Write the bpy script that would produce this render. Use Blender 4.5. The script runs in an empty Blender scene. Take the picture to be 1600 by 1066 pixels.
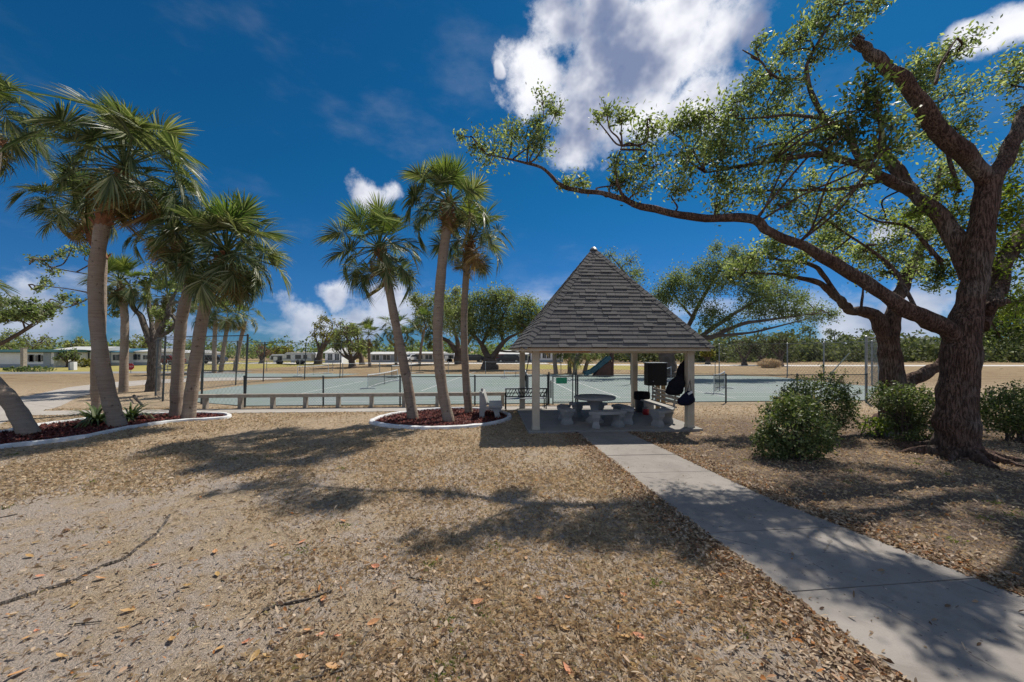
import bpy, bmesh, math, random
import numpy as np
from mathutils import Vector, Matrix
from math import radians, sin, cos, pi, atan2, sqrt

SC = bpy.context.scene
COL = SC.collection
# ------------------------------------------------------------------ camera
FPX, CAMH, HORY = 590.0, 2.15, 548.0        # focal length in photo pixels, eye height, horizon row
cam_d = bpy.data.cameras.new('camera'); cam = bpy.data.objects.new('camera', cam_d); COL.objects.link(cam)
cam.location = (0, 0, CAMH); cam.rotation_euler = (radians(90), 0, 0)
cam_d.sensor_width = 36.0; cam_d.lens = 36.0*FPX/1600.0
cam_d.shift_y = (HORY-533.0)/1600.0
cam_d.clip_start = 0.05; cam_d.clip_end = 2000
SC.camera = cam

# ------------------------------------------------------------------ sun, sky, exposure
SUN_EL = radians(56.0)
SUN_H = Vector((0.62, 0.785)).normalized()
sun_dir = Vector((SUN_H.x*cos(SUN_EL), SUN_H.y*cos(SUN_EL), sin(SUN_EL)))
sl = bpy.data.lights.new('sun', 'SUN'); sl.energy = 5.0; sl.angle = radians(0.6); sl.color = (1.0, 0.93, 0.83)
so = bpy.data.objects.new('sun', sl); COL.objects.link(so)
so.rotation_euler = sun_dir.to_track_quat('Z', 'Y').to_euler(); so.location = (0, 0, 60)
SC.view_settings.view_transform = 'Standard'; SC.view_settings.look = 'None'
SC.view_settings.exposure = 0.15; SC.view_settings.gamma = 1.0
SC.view_settings.use_curve_mapping = False
SC.cycles.max_bounces = 5; SC.cycles.diffuse_bounces = 3; SC.cycles.glossy_bounces = 2; SC.cycles.transmission_bounces = 3
SC.cycles.caustics_reflective = False; SC.cycles.caustics_refractive = False
SKY_STRENGTH = 0.077
SKY_TINT = (0.055, 0.475, 0.735)
SKY_TINT_LOW = (0.16, 0.42, 0.82)

def skydir(x, y):
    return Vector(((x-800)/FPX, 1.0, (HORY-y)/FPX)).normalized()

class NT:
    """small helper round a node tree"""
    def __init__(s, tree): s.t = tree; s.n = tree.nodes; s.l = tree.links
    def add(s, typ, **kw):
        n = s.n.new(typ)
        for k, v in kw.items(): setattr(n, k, v)
        return n
    def put(s, sock, v):
        if isinstance(v, bpy.types.NodeSocket): s.l.new(v, sock)
        elif v is not None: sock.default_value = v
    def math(s, op, a, b=None, c=None, clamp=False):
        n = s.add('ShaderNodeMath', operation=op, use_clamp=clamp)
        s.put(n.inputs[0], a)
        if b is not None: s.put(n.inputs[1], b)
        if c is not None: s.put(n.inputs[2], c)
        return n.outputs[0]
    def mix(s, f, a, b, blend='MIX'):
        n = s.add('ShaderNodeMix', data_type='RGBA', blend_type=blend)
        s.put(n.inputs[0], f)
        s.put(n.inputs[6], a if isinstance(a, bpy.types.NodeSocket) else (*a[:3], 1))
        s.put(n.inputs[7], b if isinstance(b, bpy.types.NodeSocket) else (*b[:3], 1))
        return n.outputs[2]
    def noise(s, vec, scale, detail=4, rough=0.55, dist=0.0, dim='3D'):
        n = s.add('ShaderNodeTexNoise', noise_dimensions=dim)
        if vec is not None: s.l.new(vec, n.inputs['Vector'])
        n.inputs['Scale'].default_value = scale; n.inputs['Detail'].default_value = detail
        n.inputs['Roughness'].default_value = rough; n.inputs['Distortion'].default_value = dist
        return n.outputs[0]
    def step(s, v, lo, hi):
        n = s.add('ShaderNodeMapRange', interpolation_type='SMOOTHSTEP')
        s.put(n.inputs[0], v); n.inputs[1].default_value = lo; n.inputs[2].default_value = hi
        return n.outputs[0]
    def ramp(s, fac, stops, interp='LINEAR'):
        n = s.add('ShaderNodeValToRGB'); cr = n.color_ramp; cr.interpolation = interp
        while len(cr.elements) < len(stops): cr.elements.new(0.5)
        for e, (p, c) in zip(cr.elements, stops):
            e.position = p; e.color = (*c, 1)
        s.put(n.inputs[0], fac)
        return n.outputs[0]
    def vmap(s, vec, scale=(1, 1, 1), loc=(0, 0, 0)):
        n = s.add('ShaderNodeMapping'); s.l.new(vec, n.inputs[0])
        n.inputs['Scale'].default_value = scale; n.inputs['Location'].default_value = loc
        return n.outputs[0]

world = bpy.data.worlds.new('World'); SC.world = world; world.use_nodes = True
W = NT(world.node_tree); W.n.clear()
out = W.add('ShaderNodeOutputWorld'); bg = W.add('ShaderNodeBackground'); W.l.new(bg.outputs[0], out.inputs[0])
sky = W.add('ShaderNodeTexSky', sky_type='NISHITA'); sky.sun_disc = False
sky.sun_elevation = SUN_EL; sky.sun_rotation = atan2(SUN_H.x, SUN_H.y)
sky.air_density = 1.0; sky.dust_density = 0.25; sky.ozone_density = 3.0
dirv = W.add('ShaderNodeTexCoord').outputs['Generated']
sep = W.add('ShaderNodeSeparateXYZ'); W.l.new(dirv, sep.inputs[0])
tint = W.mix(W.step(sep.outputs[2], 0.0, 0.42), SKY_TINT_LOW, SKY_TINT)
skyc = W.mix(1.0, sky.outputs[0], tint, 'MULTIPLY')
# clouds: one big cumulus high up, smaller heaps lower, a broken bank all round the horizon
blobs = [(875,40,70),(935,5,70),(850,105,60),(950,110,105),(1045,75,100),(1115,70,72),(1010,175,85),(925,190,66),
         (893,238,46),(1100,140,74),(1170,62,26),(790,105,10),(572,298,30),(606,300,26),
         (522,456,26),(610,474,44),(560,492,46),(480,506,40),(70,490,62),(240,520,46),(1340,502,60),(1420,490,56),
         (1550,56,44),(1604,40,60),(1400,372,26)]
mx = None
offs = W.add('ShaderNodeTexNoise'); W.l.new(dirv, offs.inputs['Vector']); offs.inputs['Scale'].default_value = 5.5; offs.inputs['Detail'].default_value = 2
ofc = W.add('ShaderNodeVectorMath', operation='MULTIPLY_ADD'); W.l.new(offs.outputs['Color'], ofc.inputs[0])
ofc.inputs[1].default_value = (0.11, 0.11, 0.11); ofc.inputs[2].default_value = (-0.055, -0.055, -0.055)
wd = W.add('ShaderNodeVectorMath', operation='ADD'); W.l.new(dirv, wd.inputs[0]); W.l.new(ofc.outputs[0], wd.inputs[1])
for (bx, by, br) in blobs:
    c = skydir(bx, by); e = skydir(bx+br*0.7, by-br*0.7)
    r = max((e-c).length*1.18, 0.01)
    d = W.add('ShaderNodeVectorMath', operation='DISTANCE'); W.l.new(wd.outputs[0], d.inputs[0]); d.inputs[1].default_value = c
    v = W.math('MULTIPLY_ADD', d.outputs['Value'], -1.0/r, 1.0)
    mx = v if mx is None else W.math('MAXIMUM', mx, v)
n1 = W.noise(dirv, 7.5, 7, 0.62, 0.0)
dens_b = W.step(W.math('ADD', mx, W.math('MULTIPLY', W.math('SUBTRACT', n1, 0.5), 2.8)), -0.02, 0.62)
band = W.math('SUBTRACT', 1.0, W.step(W.math('ABSOLUTE', W.math('SUBTRACT', sep.outputs[2], 0.03)), 0.03, 0.19))
n3 = W.noise(W.vmap(dirv, (1.0, 1.0, 2.4)), 4.2, 5, 0.58)
dens_h = W.math('MULTIPLY', band, W.step(n3, 0.46, 0.66))
# unseen cumulus added overhead and behind the camera as white fill for shade
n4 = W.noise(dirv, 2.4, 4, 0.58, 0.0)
fill_cloud = W.math('MULTIPLY', W.step(n4, 0.51, 0.62), W.math('SUBTRACT', 1.0, W.step(W.math('ADD', sep.outputs[1], W.math('MULTIPLY', sep.outputs[2], -0.35)), -0.25, 0.10)))
wisp = W.math('MULTIPLY', W.step(n3, 0.50, 0.85), 0.09)
dens = W.math('MAXIMUM', W.math('MAXIMUM', W.math('MULTIPLY', W.math('MAXIMUM', dens_b, fill_cloud), 0.96), W.math('MULTIPLY', dens_h, 0.72)), wisp, clamp=True)
# billows: bright rims and tops, bluish-grey bodies
nt = W.noise(W.vmap(dirv, (1, 1, 1.15), (4, 2, 1)), 7.5, 4, 0.52, 0.0)
tone = W.step(W.math('ADD', nt, W.math('MULTIPLY', dens_b, -0.12)), 0.22, 0.54)
cloudc = W.mix(tone, (0.20, 0.245, 0.385), (0.93, 0.93, 0.97))
cloudc = W.mix(W.math('MULTIPLY', band, 0.60), cloudc, (0.34, 0.42, 0.56))
skys = W.mix(1.0, skyc, (SKY_STRENGTH,)*3, 'MULTIPLY')
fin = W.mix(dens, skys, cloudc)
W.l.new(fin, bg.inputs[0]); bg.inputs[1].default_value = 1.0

# ------------------------------------------------------------------ helpers
def P(x, y, D):                                # a photo point at a given distance in front of the camera
    return Vector(((x-800)/FPX*D, D, CAMH-(y-HORY)/FPX*D))
def G(x, y, z=0.0):                            # a photo point on the ground
    D = (CAMH-z)*FPX/(y-HORY)
    return Vector(((x-800)/FPX*D, D, z))
ANG = math.atan(0.0664)                        # courts, fence and gazebo all stand turned by this much
U = Vector((cos(ANG), sin(ANG), 0)); V = Vector((-sin(ANG), cos(ANG), 0))
CO = Vector((-10.1, 14.25, 0))
def C(u, v, z=0.0): return CO+U*u+V*v+Vector((0, 0, z))
GZ0 = Vector((0.63, 9.98, 0))
def Z(u, v, z=0.0): return GZ0+U*u+V*v+Vector((0, 0, z))

def mesh_from(name, verts, faces):
    m = bpy.data.meshes.new(name); m.from_pydata([tuple(v) for v in verts], [], faces); m.update(); return m
def mesh_np(name, verts, nper):
    """verts (N*nper,3): N separate faces of nper corners"""
    nv = len(verts); nf = nv//nper
    m = bpy.data.meshes.new(name)
    m.vertices.add(nv); m.vertices.foreach_set('co', np.asarray(verts, dtype=np.float32).ravel())
    m.loops.add(nv); m.loops.foreach_set('vertex_index', np.arange(nv, dtype=np.int32))
    m.polygons.add(nf); m.polygons.foreach_set('loop_start', np.arange(0, nv, nper, dtype=np.int32))
    m.update(); m.validate(); return m
def mesh_idx(name, verts, quads):
    nf, k = quads.shape
    m = bpy.data.meshes.new(name)
    m.vertices.add(len(verts)); m.vertices.foreach_set('co', np.asarray(verts, dtype=np.float32).ravel())
    m.loops.add(nf*k); m.loops.foreach_set('vertex_index', quads.astype(np.int32).ravel())
    m.polygons.add(nf); m.polygons.foreach_set('loop_start', np.arange(0, nf*k, k, dtype=np.int32))
    m.update(); m.validate(); return m

def link(name, data, parent=None, mat=None, smooth=False):
    o = bpy.data.objects.new(name, data); COL.objects.link(o)
    if mat is not None and data is not None and not data.materials: data.materials.append(mat)
    if smooth and data is not None:
        data.polygons.foreach_set('use_smooth', np.ones(len(data.polygons), dtype=bool)); data.update()
    if parent is not None: o.parent = parent
    return o
def tag(o, label=None, cat=None, group=None, kind=None):
    if label: o['label'] = label
    if cat: o['category'] = cat
    if group: o['group'] = group
    if kind: o['kind'] = kind
    return o
def thing(name, label, cat, loc=(0, 0, 0), rz=0.0, group=None):
    o = bpy.data.objects.new(name, None); COL.objects.link(o); o.empty_display_size = 0.2
    o.location = loc; o.rotation_euler = (0, 0, rz)
    return tag(o, label, cat, group)

class MB:
    """collects shapes, then links them as one mesh object"""
    def __init__(s): s.v = []; s.f = []
    def box(s, c, size, rz=0.0, rot=None, taper=1.0):
        c = Vector(c); hx, hy, hz = size[0]/2, size[1]/2, size[2]/2
        R = rot if rot is not None else Matrix.Rotation(rz, 3, 'Z')
        b = len(s.v)
        for z in (-1, 1):
            k = taper if z > 0 else 1.0
            for (x, y) in ((-1, -1), (1, -1), (1, 1), (-1, 1)):
                s.v.append(c+R @ Vector((x*hx*k, y*hy*k, z*hz)))
        s.f += [(b+3, b+2, b+1, b), (b+4, b+5, b+6, b+7)]
        for i in range(4):
            j = (i+1) % 4; s.f.append((b+i, b+j, b+4+j, b+4+i))
        return s
    def bar(s, a, b_, w, h=None, up=(0, 0, 1)):
        a = Vector(a); b_ = Vector(b_); d = b_-a; L = d.length
        if L < 1e-6: return s
        x = d/L; upv = Vector(up)
        if abs(x.dot(upv)) > 0.97: upv = Vector((1, 0, 0))
        y = upv.cross(x).normalized(); z = x.cross(y)
        R = Matrix((x, y, z)).transposed()
        return s.box((a+b_)/2, (L, w, h or w), rot=R)
    def tube(s, pts, rads, n=8, cap=True):
        pts = [Vector(p) for p in pts]
        if not hasattr(rads, '__len__'): rads = [rads]*len(pts)
        b = len(s.v); prev = None
        for i, p in enumerate(pts):
            t = (pts[min(i+1, len(pts)-1)]-pts[max(i-1, 0)])
            t = t.normalized() if t.length > 1e-9 else Vector((0, 0, 1))
            if prev is None:
                a = Vector((1, 0, 0)) if abs(t.x) < 0.8 else Vector((0, 1, 0))
                x = (a-t*a.dot(t)).normalized()
            else:
                x = (prev-t*prev.dot(t)).normalized()
            prev = x; y = t.cross(x)
            for k in range(n):
                an = 2*pi*k/n; s.v.append(p+(x*cos(an)+y*sin(an))*rads[i])
        for i in range(len(pts)-1):
            for k in range(n):
                k2 = (k+1) % n
                s.f.append((b+i*n+k, b+i*n+k2, b+(i+1)*n+k2, b+(i+1)*n+k))
        if cap:
            s.f.append(tuple(b+k for k in range(n))[::-1])
            s.f.append(tuple(b+(len(pts)-1)*n+k for k in range(n)))
        return s
    def lathe(s, prof, n=20, c=(0, 0, 0)):
        c = Vector(c); b = len(s.v)
        for (r, z) in prof:
            for k in range(n):
                an = 2*pi*k/n; s.v.append(c+Vector((r*cos(an), r*sin(an), z)))
        for i in range(len(prof)-1):
            for k in range(n):
                k2 = (k+1) % n
                s.f.append((b+i*n+k, b+i*n+k2, b+(i+1)*n+k2, b+(i+1)*n+k))
        s.f.append(tuple(b+k for k in range(n))[::-1]); s.f.append(tuple(b+(len(prof)-1)*n+k for k in range(n)))
        return s
    def prism(s, poly, a, b_, axis=(0, 0, 1), origin=(0, 0, 0), ex=(1, 0, 0), ey=(0, 1, 0)):
        """poly (list of 2d) swept from a to b along axis"""
        o = Vector(origin); ex = Vector(ex); ey = Vector(ey); ax = Vector(axis); n = len(poly); k = len(s.v)
        for t in (a, b_):
            for (x, y) in poly: s.v.append(o+ex*x+ey*y+ax*t)
        s.f.append(tuple(k+i for i in range(n))[::-1]); s.f.append(tuple(k+n+i for i in range(n)))
        for i in range(n):
            j = (i+1) % n; s.f.append((k+i, k+j, k+n+j, k+n+i))
        return s
    def poly(s, pts):
        k = len(s.v); s.v += [Vector(p) for p in pts]; s.f.append(tuple(range(k, k+len(pts)))); return s
    def build(s, name, mat, parent=None, smooth=False, bevel=0.0, seg=2):
        m = mesh_from(name, s.v, s.f)
        bm = bmesh.new(); bm.from_mesh(m); bmesh.ops.recalc_face_normals(bm, faces=bm.faces)
        if bevel: bmesh.ops.bevel(bm, geom=list(bm.edges), offset=bevel, segments=seg, affect='EDGES', profile=0.6)
        bm.to_mesh(m); bm.free()
        o = link(name, m, parent, mat)
        if smooth:
            m.polygons.foreach_set('use_smooth', np.ones(len(m.polygons), dtype=bool))
            m.set_sharp_from_angle(angle=radians(40))
        return o

def smooth_line(pts, n=4):
    """Catmull-Rom through rows of numbers (x,y,z,r)"""
    p = [np.array(q, float) for q in pts]; p = [2*p[0]-p[1]]+p+[2*p[-1]-p[-2]]; o = []
    for i in range(1, len(p)-2):
        for k in range(n):
            t = k/n
            o.append(0.5*((2*p[i])+(-p[i-1]+p[i+1])*t+(2*p[i-1]-5*p[i]+4*p[i+1]-p[i+2])*t*t+(-p[i-1]+3*p[i]-3*p[i+1]+p[i+2])*t**3))
    o.append(p[-2]); return o

# ------------------------------------------------------------------ materials
def new_mat(name):
    m = bpy.data.materials.new(name); m.use_nodes = True
    t = NT(m.node_tree); bs = t.n.get('Principled BSDF'); return m, t, bs
def bump(t, bs, h, strength=0.4, dist=0.02):
    b = t.add('ShaderNodeBump'); b.inputs['Strength'].default_value = strength; b.inputs['Distance'].default_value = dist
    t.put(b.inputs['Height'], h); t.l.new(b.outputs[0], bs.inputs['Normal'])
def coord(t, which='Object'): return t.add('ShaderNodeTexCoord').outputs[which]
def wpos(t): return t.add('ShaderNodeNewGeometry').outputs['Position']

def mat_plain(name, c1, c2=None, scale=6.0, rough=0.7, metal=0.0, bmp=0.0, bscale=60.0, spec=0.4, world_space=False, detail=5):
    m, t, bs = new_mat(name)
    co = wpos(t) if world_space else coord(t)
    c2 = c2 or tuple(x*0.75 for x in c1)
    n = t.noise(co, scale, detail, 0.6)
    t.put(bs.inputs['Base Color'], t.mix(t.step(n, 0.3, 0.7), c1, c2))
    bs.inputs['Roughness'].default_value = rough; bs.inputs['Metallic'].default_value = metal
    bs.inputs['Specular IOR Level'].default_value = spec
    if bmp: bump(t, bs, t.noise(co, bscale, 4, 0.6), bmp, 0.01)
    return m

def mat_leaf(name, stops, rough=0.5, trans=0.35, spec=0.35, obj_var=0.0, tr_tint=(1.25, 1.35, 0.65)):
    m, t, bs = new_mat(name)
    ri = t.add('ShaderNodeNewGeometry').outputs['Random Per Island']
    col = t.ramp(ri, stops)
    if obj_var:
        oi = t.add('ShaderNodeObjectInfo').outputs['Random']
        hsv = t.add('ShaderNodeHueSaturation'); t.l.new(col, hsv.inputs['Color'])
        t.put(hsv.inputs['Value'], t.math('MULTIPLY_ADD', oi, obj_var*2, 1-obj_var))
        t.put(hsv.inputs['Hue'], t.math('MULTIPLY_ADD', oi, -0.05, 0.52))
        col = hsv.outputs[0]
    t.l.new(col, bs.inputs['Base Color']); bs.inputs['Roughness'].default_value = rough
    bs.inputs['Specular IOR Level'].default_value = spec
    if trans:
        tr = t.add('ShaderNodeBsdfTranslucent')
        t.l.new(t.mix(1.0, col, tr_tint, 'MULTIPLY'), tr.inputs[0])
        mx = t.add('ShaderNodeMixShader'); mx.inputs[0].default_value = trans
        t.l.new(bs.outputs[0], mx.inputs[1]); t.l.new(tr.outputs[0], mx.inputs[2])
        t.l.new(mx.outputs[0], t.n['Material Output'].inputs[0])
    return m

def mat_bark(name, c1, c2, c3, sz=(11, 11, 1.5), scale=3.4, bs_=1.0, bdist=0.05):
    m, t, bs = new_mat(name); co = wpos(t)
    wob = t.add('ShaderNodeTexNoise'); t.l.new(co, wob.inputs['Vector']); wob.inputs['Scale'].default_value = 3.0; wob.inputs['Detail'].default_value = 4
    ad = t.add('ShaderNodeVectorMath', operation='MULTIPLY_ADD'); t.l.new(wob.outputs['Color'], ad.inputs[0]); ad.inputs[1].default_value = (0.06,)*3; t.l.new(co, ad.inputs[2])
    v = t.vmap(ad.outputs[0], sz)
    n = t.noise(v, scale, 7, 0.68, 0.4); fine = t.noise(co, 45, 4, 0.65); big = t.noise(co, 1.3, 4, 0.6); mid = t.noise(co, 6, 5, 0.65)
    furrow = t.step(n, 0.36, 0.52)
    col = t.mix(t.step(mid, 0.35, 0.65), c1, c2)
    col = t.mix(t.math('MULTIPLY', t.step(big, 0.48, 0.66), 0.7), col, c3)
    col = t.mix(t.math('MULTIPLY', t.math('SUBTRACT', 1.0, furrow), 0.7), col, tuple(x*0.38 for x in c2))
    col = t.mix(t.math('MULTIPLY', t.step(fine, 0.55, 0.75), 0.35), col, tuple(x*1.5 for x in c3))
    t.put(bs.inputs['Base Color'], col)
    bs.inputs['Roughness'].default_value = 0.92; bs.inputs['Specular IOR Level'].default_value = 0.15
    bump(t, bs, t.math('ADD', t.math('ADD', t.math('MULTIPLY', furrow, 0.9), n), t.math('MULTIPLY', fine, 0.4)), bs_, bdist)
    return m

def mat_palm_trunk():
    m, t, bs = new_mat('palm_trunk'); co = wpos(t)
    v = t.vmap(co, (1.2, 1.2, 16.0)); rings = t.noise(v, 1.6, 5, 0.65, 0.3)
    fib = t.noise(t.vmap(co, (14, 14, 2.0)), 3.0, 5, 0.6); big = t.noise(co, 2.0, 5, 0.6); spots = t.noise(co, 9.0, 3, 0.5)
    col = t.mix(t.step(rings, 0.35, 0.65), (0.255, 0.195, 0.150), (0.335, 0.265, 0.205))
    col = t.mix(t.math('MULTIPLY', t.step(big, 0.42, 0.7), 0.55), col, (0.34, 0.30, 0.25))
    col = t.mix(t.math('MULTIPLY', t.step(spots, 0.62, 0.72), 0.75), col, (0.085, 0.06, 0.045))
    t.put(bs.inputs['Base Color'], col); bs.inputs['Roughness'].default_value = 0.93; bs.inputs['Specular IOR Level'].default_value = 0.15
    bump(t, bs, t.math('ADD', t.math('MULTIPLY', rings, 1.2), fib), 0.7, 0.02)
    return m

def mat_ground():
    m, t, bs = new_mat('dry_ground'); co = wpos(t)
    sx = t.add('ShaderNodeSeparateXYZ'); t.l.new(co, sx.inputs[0])
    big = t.noise(co, 0.32, 6, 0.62, 0.4); mid = t.noise(co, 1.7, 6, 0.65, 0.3); fine = t.noise(co, 38, 5, 0.7)
    st = t.noise(t.vmap(co, (60, 22, 1)), 1.0, 4, 0.7, 1.2); ch = t.noise(co, 110, 3, 0.6)
    grass = t.mix(t.step(st, 0.3, 0.7), (0.45, 0.34, 0.225), (0.67, 0.53, 0.375))
    grass = t.mix(t.math('MULTIPLY', t.step(mid, 0.45, 0.7), 0.55), grass, (0.36, 0.285, 0.20))
    sand = t.mix(t.step(fine, 0.35, 0.65), (0.65, 0.56, 0.48), (0.50, 0.42, 0.355))
    litter = t.mix(t.step(ch, 0.35, 0.65), (0.15, 0.105, 0.078), (0.38, 0.30, 0.24))
    clump = t.noise(co, 9.0, 5, 0.7, 0.6)
    grass = t.mix(t.math('MULTIPLY', t.step(clump, 0.52, 0.66), 0.75), grass, (0.25, 0.18, 0.115))
    grass = t.mix(t.math('MULTIPLY', t.math('SUBTRACT', 1.0, t.step(clump, 0.34, 0.46)), 0.6), grass, (0.68, 0.57, 0.44))
    # bare sandy soil in patches; leaf mould right of the path, under the oak
    sandf = t.math('MULTIPLY', t.step(t.math('ADD', t.math('MULTIPLY', mid, 0.6), t.math('MULTIPLY', big, 0.5)), 0.485, 0.60), 0.92)
    near = t.math('SUBTRACT', 1.0, t.step(sx.outputs[1], 6.0, 9.5))
    sandf = t.math('MULTIPLY', sandf, near)
    col = t.mix(sandf, grass, sand)
    rt = t.step(t.math('ADD', sx.outputs[0], t.math('MULTIPLY', big, 1.6)), 2.6, 4.4)
    rt = t.math('MULTIPLY', rt, t.math('SUBTRACT', 1.0, t.step(sx.outputs[1], 11.0, 13.5)))
    col = t.mix(t.math('MULTIPLY', rt, t.step(mid, 0.25, 0.5)), col, litter)
    # far lawns keep a little green
    lawn = t.mix(t.step(mid, 0.35, 0.65), (0.31, 0.235, 0.14), (0.38, 0.285, 0.175))
    lawn = t.mix(t.math('MULTIPLY', t.step(t.noise(t.vmap(co, (0.5, 1.6, 1)), 0.8, 5, 0.7, 0.8), 0.5, 0.62), 0.6), lawn, (0.20, 0.125, 0.075))
    col = t.mix(t.step(sx.outputs[1], 16, 30), col, lawn)
    dark = t.step(fine, 0.55, 0.72)
    col = t.mix(t.math('MULTIPLY', dark, 0.36), col, (0.09, 0.06, 0.035))
    t.put(bs.inputs['Base Color'], col); bs.inputs['Roughness'].default_value = 0.97; bs.inputs['Specular IOR Level'].default_value = 0.08
    bump(t, bs, t.math('ADD', t.math('ADD', fine, st), t.math('MULTIPLY', mid, 1.5)), 1.0, 0.06)
    return m

def mat_concrete(name, c1, c2, speck=True, rough=0.9):
    m, t, bs = new_mat(name); co = wpos(t)
    big = t.noise(co, 0.9, 6, 0.65, 0.3); fine = t.noise(co, 90, 4, 0.65); mid = t.noise(co, 7, 5, 0.6)
    col = t.mix(t.step(big, 0.3, 0.7), c1, c2)
    col = t.mix(t.math('MULTIPLY', t.step(mid, 0.5, 0.75), 0.3), col, tuple(x*0.72 for x in c2))
    col = t.mix(t.math('MULTIPLY', t.step(fine, 0.52, 0.75), 0.28), col, tuple(x*0.55 for x in c2))
    if speck:
        cr = t.add('ShaderNodeTexVoronoi', feature='DISTANCE_TO_EDGE'); t.l.new(t.vmap(co, (1, 1, 1), (2.3, 1.1, 0)), cr.inputs['Vector']); cr.inputs['Scale'].default_value = 0.55
        hair = t.math('LESS_THAN', t.math('ADD', cr.outputs['Distance'], t.math('MULTIPLY', mid, 0.03)), 0.0165)
        col = t.mix(t.math('MULTIPLY', hair, 0.6), col, (0.10, 0.09, 0.08))
        st_ = t.noise(co, 2.6, 7, 0.7, 0.8); col = t.mix(t.math('MULTIPLY', t.step(st_, 0.50, 0.68), 0.42), col, (0.17, 0.15, 0.13))
        vo = t.add('ShaderNodeTexVoronoi'); t.l.new(co, vo.inputs['Vector']); vo.inputs['Scale'].default_value = 15
        sp = t.math('LESS_THAN', t.math('ADD', vo.outputs['Distance'], t.math('MULTIPLY', fine, 0.12)), 0.20)
        keep = t.math('GREATER_THAN', t.noise(co, 21, 1, 0.5), 0.50)
        col = t.mix(t.math('MULTIPLY', t.math('MULTIPLY', sp, keep), 0.8), col, (0.07, 0.055, 0.045))
    t.put(bs.inputs['Base Color'], col); bs.inputs['Roughness'].default_value = rough; bs.inputs['Specular IOR Level'].default_value = 0.2
    bump(t, bs, t.math('ADD', fine, mid), 0.25, 0.008)
    return m

def mat_court():
    m, t, bs = new_mat('court_paint'); co = wpos(t)
    big = t.noise(co, 0.22, 6, 0.65, 0.4); mid = t.noise(co, 2.5, 6, 0.65); fine = t.noise(co, 50, 3, 0.6)
    col = t.mix(t.step(big, 0.35, 0.65), (0.185, 0.235, 0.215), (0.215, 0.25, 0.25))
    col = t.mix(t.math('MULTIPLY', t.step(mid, 0.5, 0.72), 0.40), col, (0.27, 0.285, 0.27))
    col = t.mix(t.math('MULTIPLY', t.step(fine, 0.6, 0.8), 0.2), col, (0.09, 0.12, 0.105))
    t.put(bs.inputs['Base Color'], col); bs.inputs['Roughness'].default_value = 0.85; bs.inputs['Specular IOR Level'].default_value = 0.2
    return m

M = {}
M['ground'] = mat_ground()
M['path'] = mat_concrete('path_concrete', (0.30, 0.275, 0.25), (0.225, 0.207, 0.188))
M['pad'] = mat_concrete('pad_concrete', (0.30, 0.29, 0.27), (0.235, 0.225, 0.21), speck=False)
M['walk'] = mat_concrete('walk_concrete', (0.40, 0.37, 0.335), (0.33, 0.305, 0.275), speck=False)
M['asphalt'] = mat_plain('road_asphalt', (0.24, 0.235, 0.23), (0.19, 0.187, 0.185), 0.6, 0.95, world_space=True)
M['road_pale'] = mat_plain('road_pale', (0.55, 0.53, 0.50), (0.48, 0.46, 0.43), 0.5, 0.95, world_space=True)
M['court'] = mat_court()
M['line'] = mat_plain('line_paint', (0.55, 0.56, 0.55), (0.42, 0.44, 0.43), 8, 0.8, world_space=True)
M['bark'] = mat_bark('oak_bark', (0.215, 0.138, 0.106), (0.135, 0.082, 0.064), (0.26, 0.215, 0.18))
M['bark_grey'] = mat_bark('old_oak_bark', (0.25, 0.215, 0.185), (0.16, 0.135, 0.115), (0.32, 0.29, 0.255))
M['bark_far'] = mat_plain('far_bark', (0.15, 0.12, 0.10), (0.09, 0.07, 0.06), 2.0, 0.95, world_space=True, spec=0.1)
M['cutwood'] = mat_plain('cut_wood', (0.24, 0.15, 0.09), (0.14, 0.085, 0.055), 14, 0.9)
M['palm'] = mat_palm_trunk()
M['boot'] = mat_plain('palm_boots', (0.27, 0.125, 0.062), (0.15, 0.07, 0.04), 9, 0.9, bmp=0.5, bscale=30)
M['oakleaf'] = mat_leaf('oak_leaf', [(0, (0.065, 0.092, 0.036)), (0.35, (0.145, 0.19, 0.075)), (0.7, (0.25, 0.295, 0.14)), (1, (0.44, 0.46, 0.29))], 0.5, 0.55, 0.3)
M['oakleaf_new'] = mat_leaf('oak_leaf_new', [(0, (0.11, 0.16, 0.03)), (0.5, (0.19, 0.25, 0.045)), (1, (0.30, 0.34, 0.07))], 0.55, 0.45, 0.22)
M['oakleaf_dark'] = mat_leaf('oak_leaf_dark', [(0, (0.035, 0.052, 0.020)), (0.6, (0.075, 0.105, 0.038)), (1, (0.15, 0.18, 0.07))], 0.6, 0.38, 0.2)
M['farleaf'] = mat_leaf('far_leaf', [(0, (0.085, 0.115, 0.045)), (0.5, (0.19, 0.235, 0.10)), (1, (0.34, 0.37, 0.20))], 0.6, 0.48, 0.25, 0.2)
M['farleaf_yellow'] = mat_leaf('far_leaf_yellow', [(0, (0.10, 0.11, 0.025)), (0.5, (0.22, 0.21, 0.04)), (1, (0.36, 0.32, 0.08))], 0.6, 0.3, 0.25)
M['farleaf_brown'] = mat_leaf('far_leaf_brown', [(0, (0.14, 0.075, 0.05)), (1, (0.26, 0.17, 0.12))], 0.8, 0.2, 0.1)
M['wood_leaf'] = mat_leaf('wood_leaf', [(0, (0.070, 0.088, 0.045)), (0.5, (0.135, 0.16, 0.082)), (1, (0.24, 0.26, 0.15))], 0.7, 0.25, 0.15)
M['frond'] = mat_leaf('palm_frond', [(0, (0.040, 0.060, 0.024)), (0.4, (0.085, 0.120, 0.046)), (0.8, (0.18, 0.22, 0.10)), (1, (0.36, 0.37, 0.23))], 0.45, 0.34, 0.38, 0.18)
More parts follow.
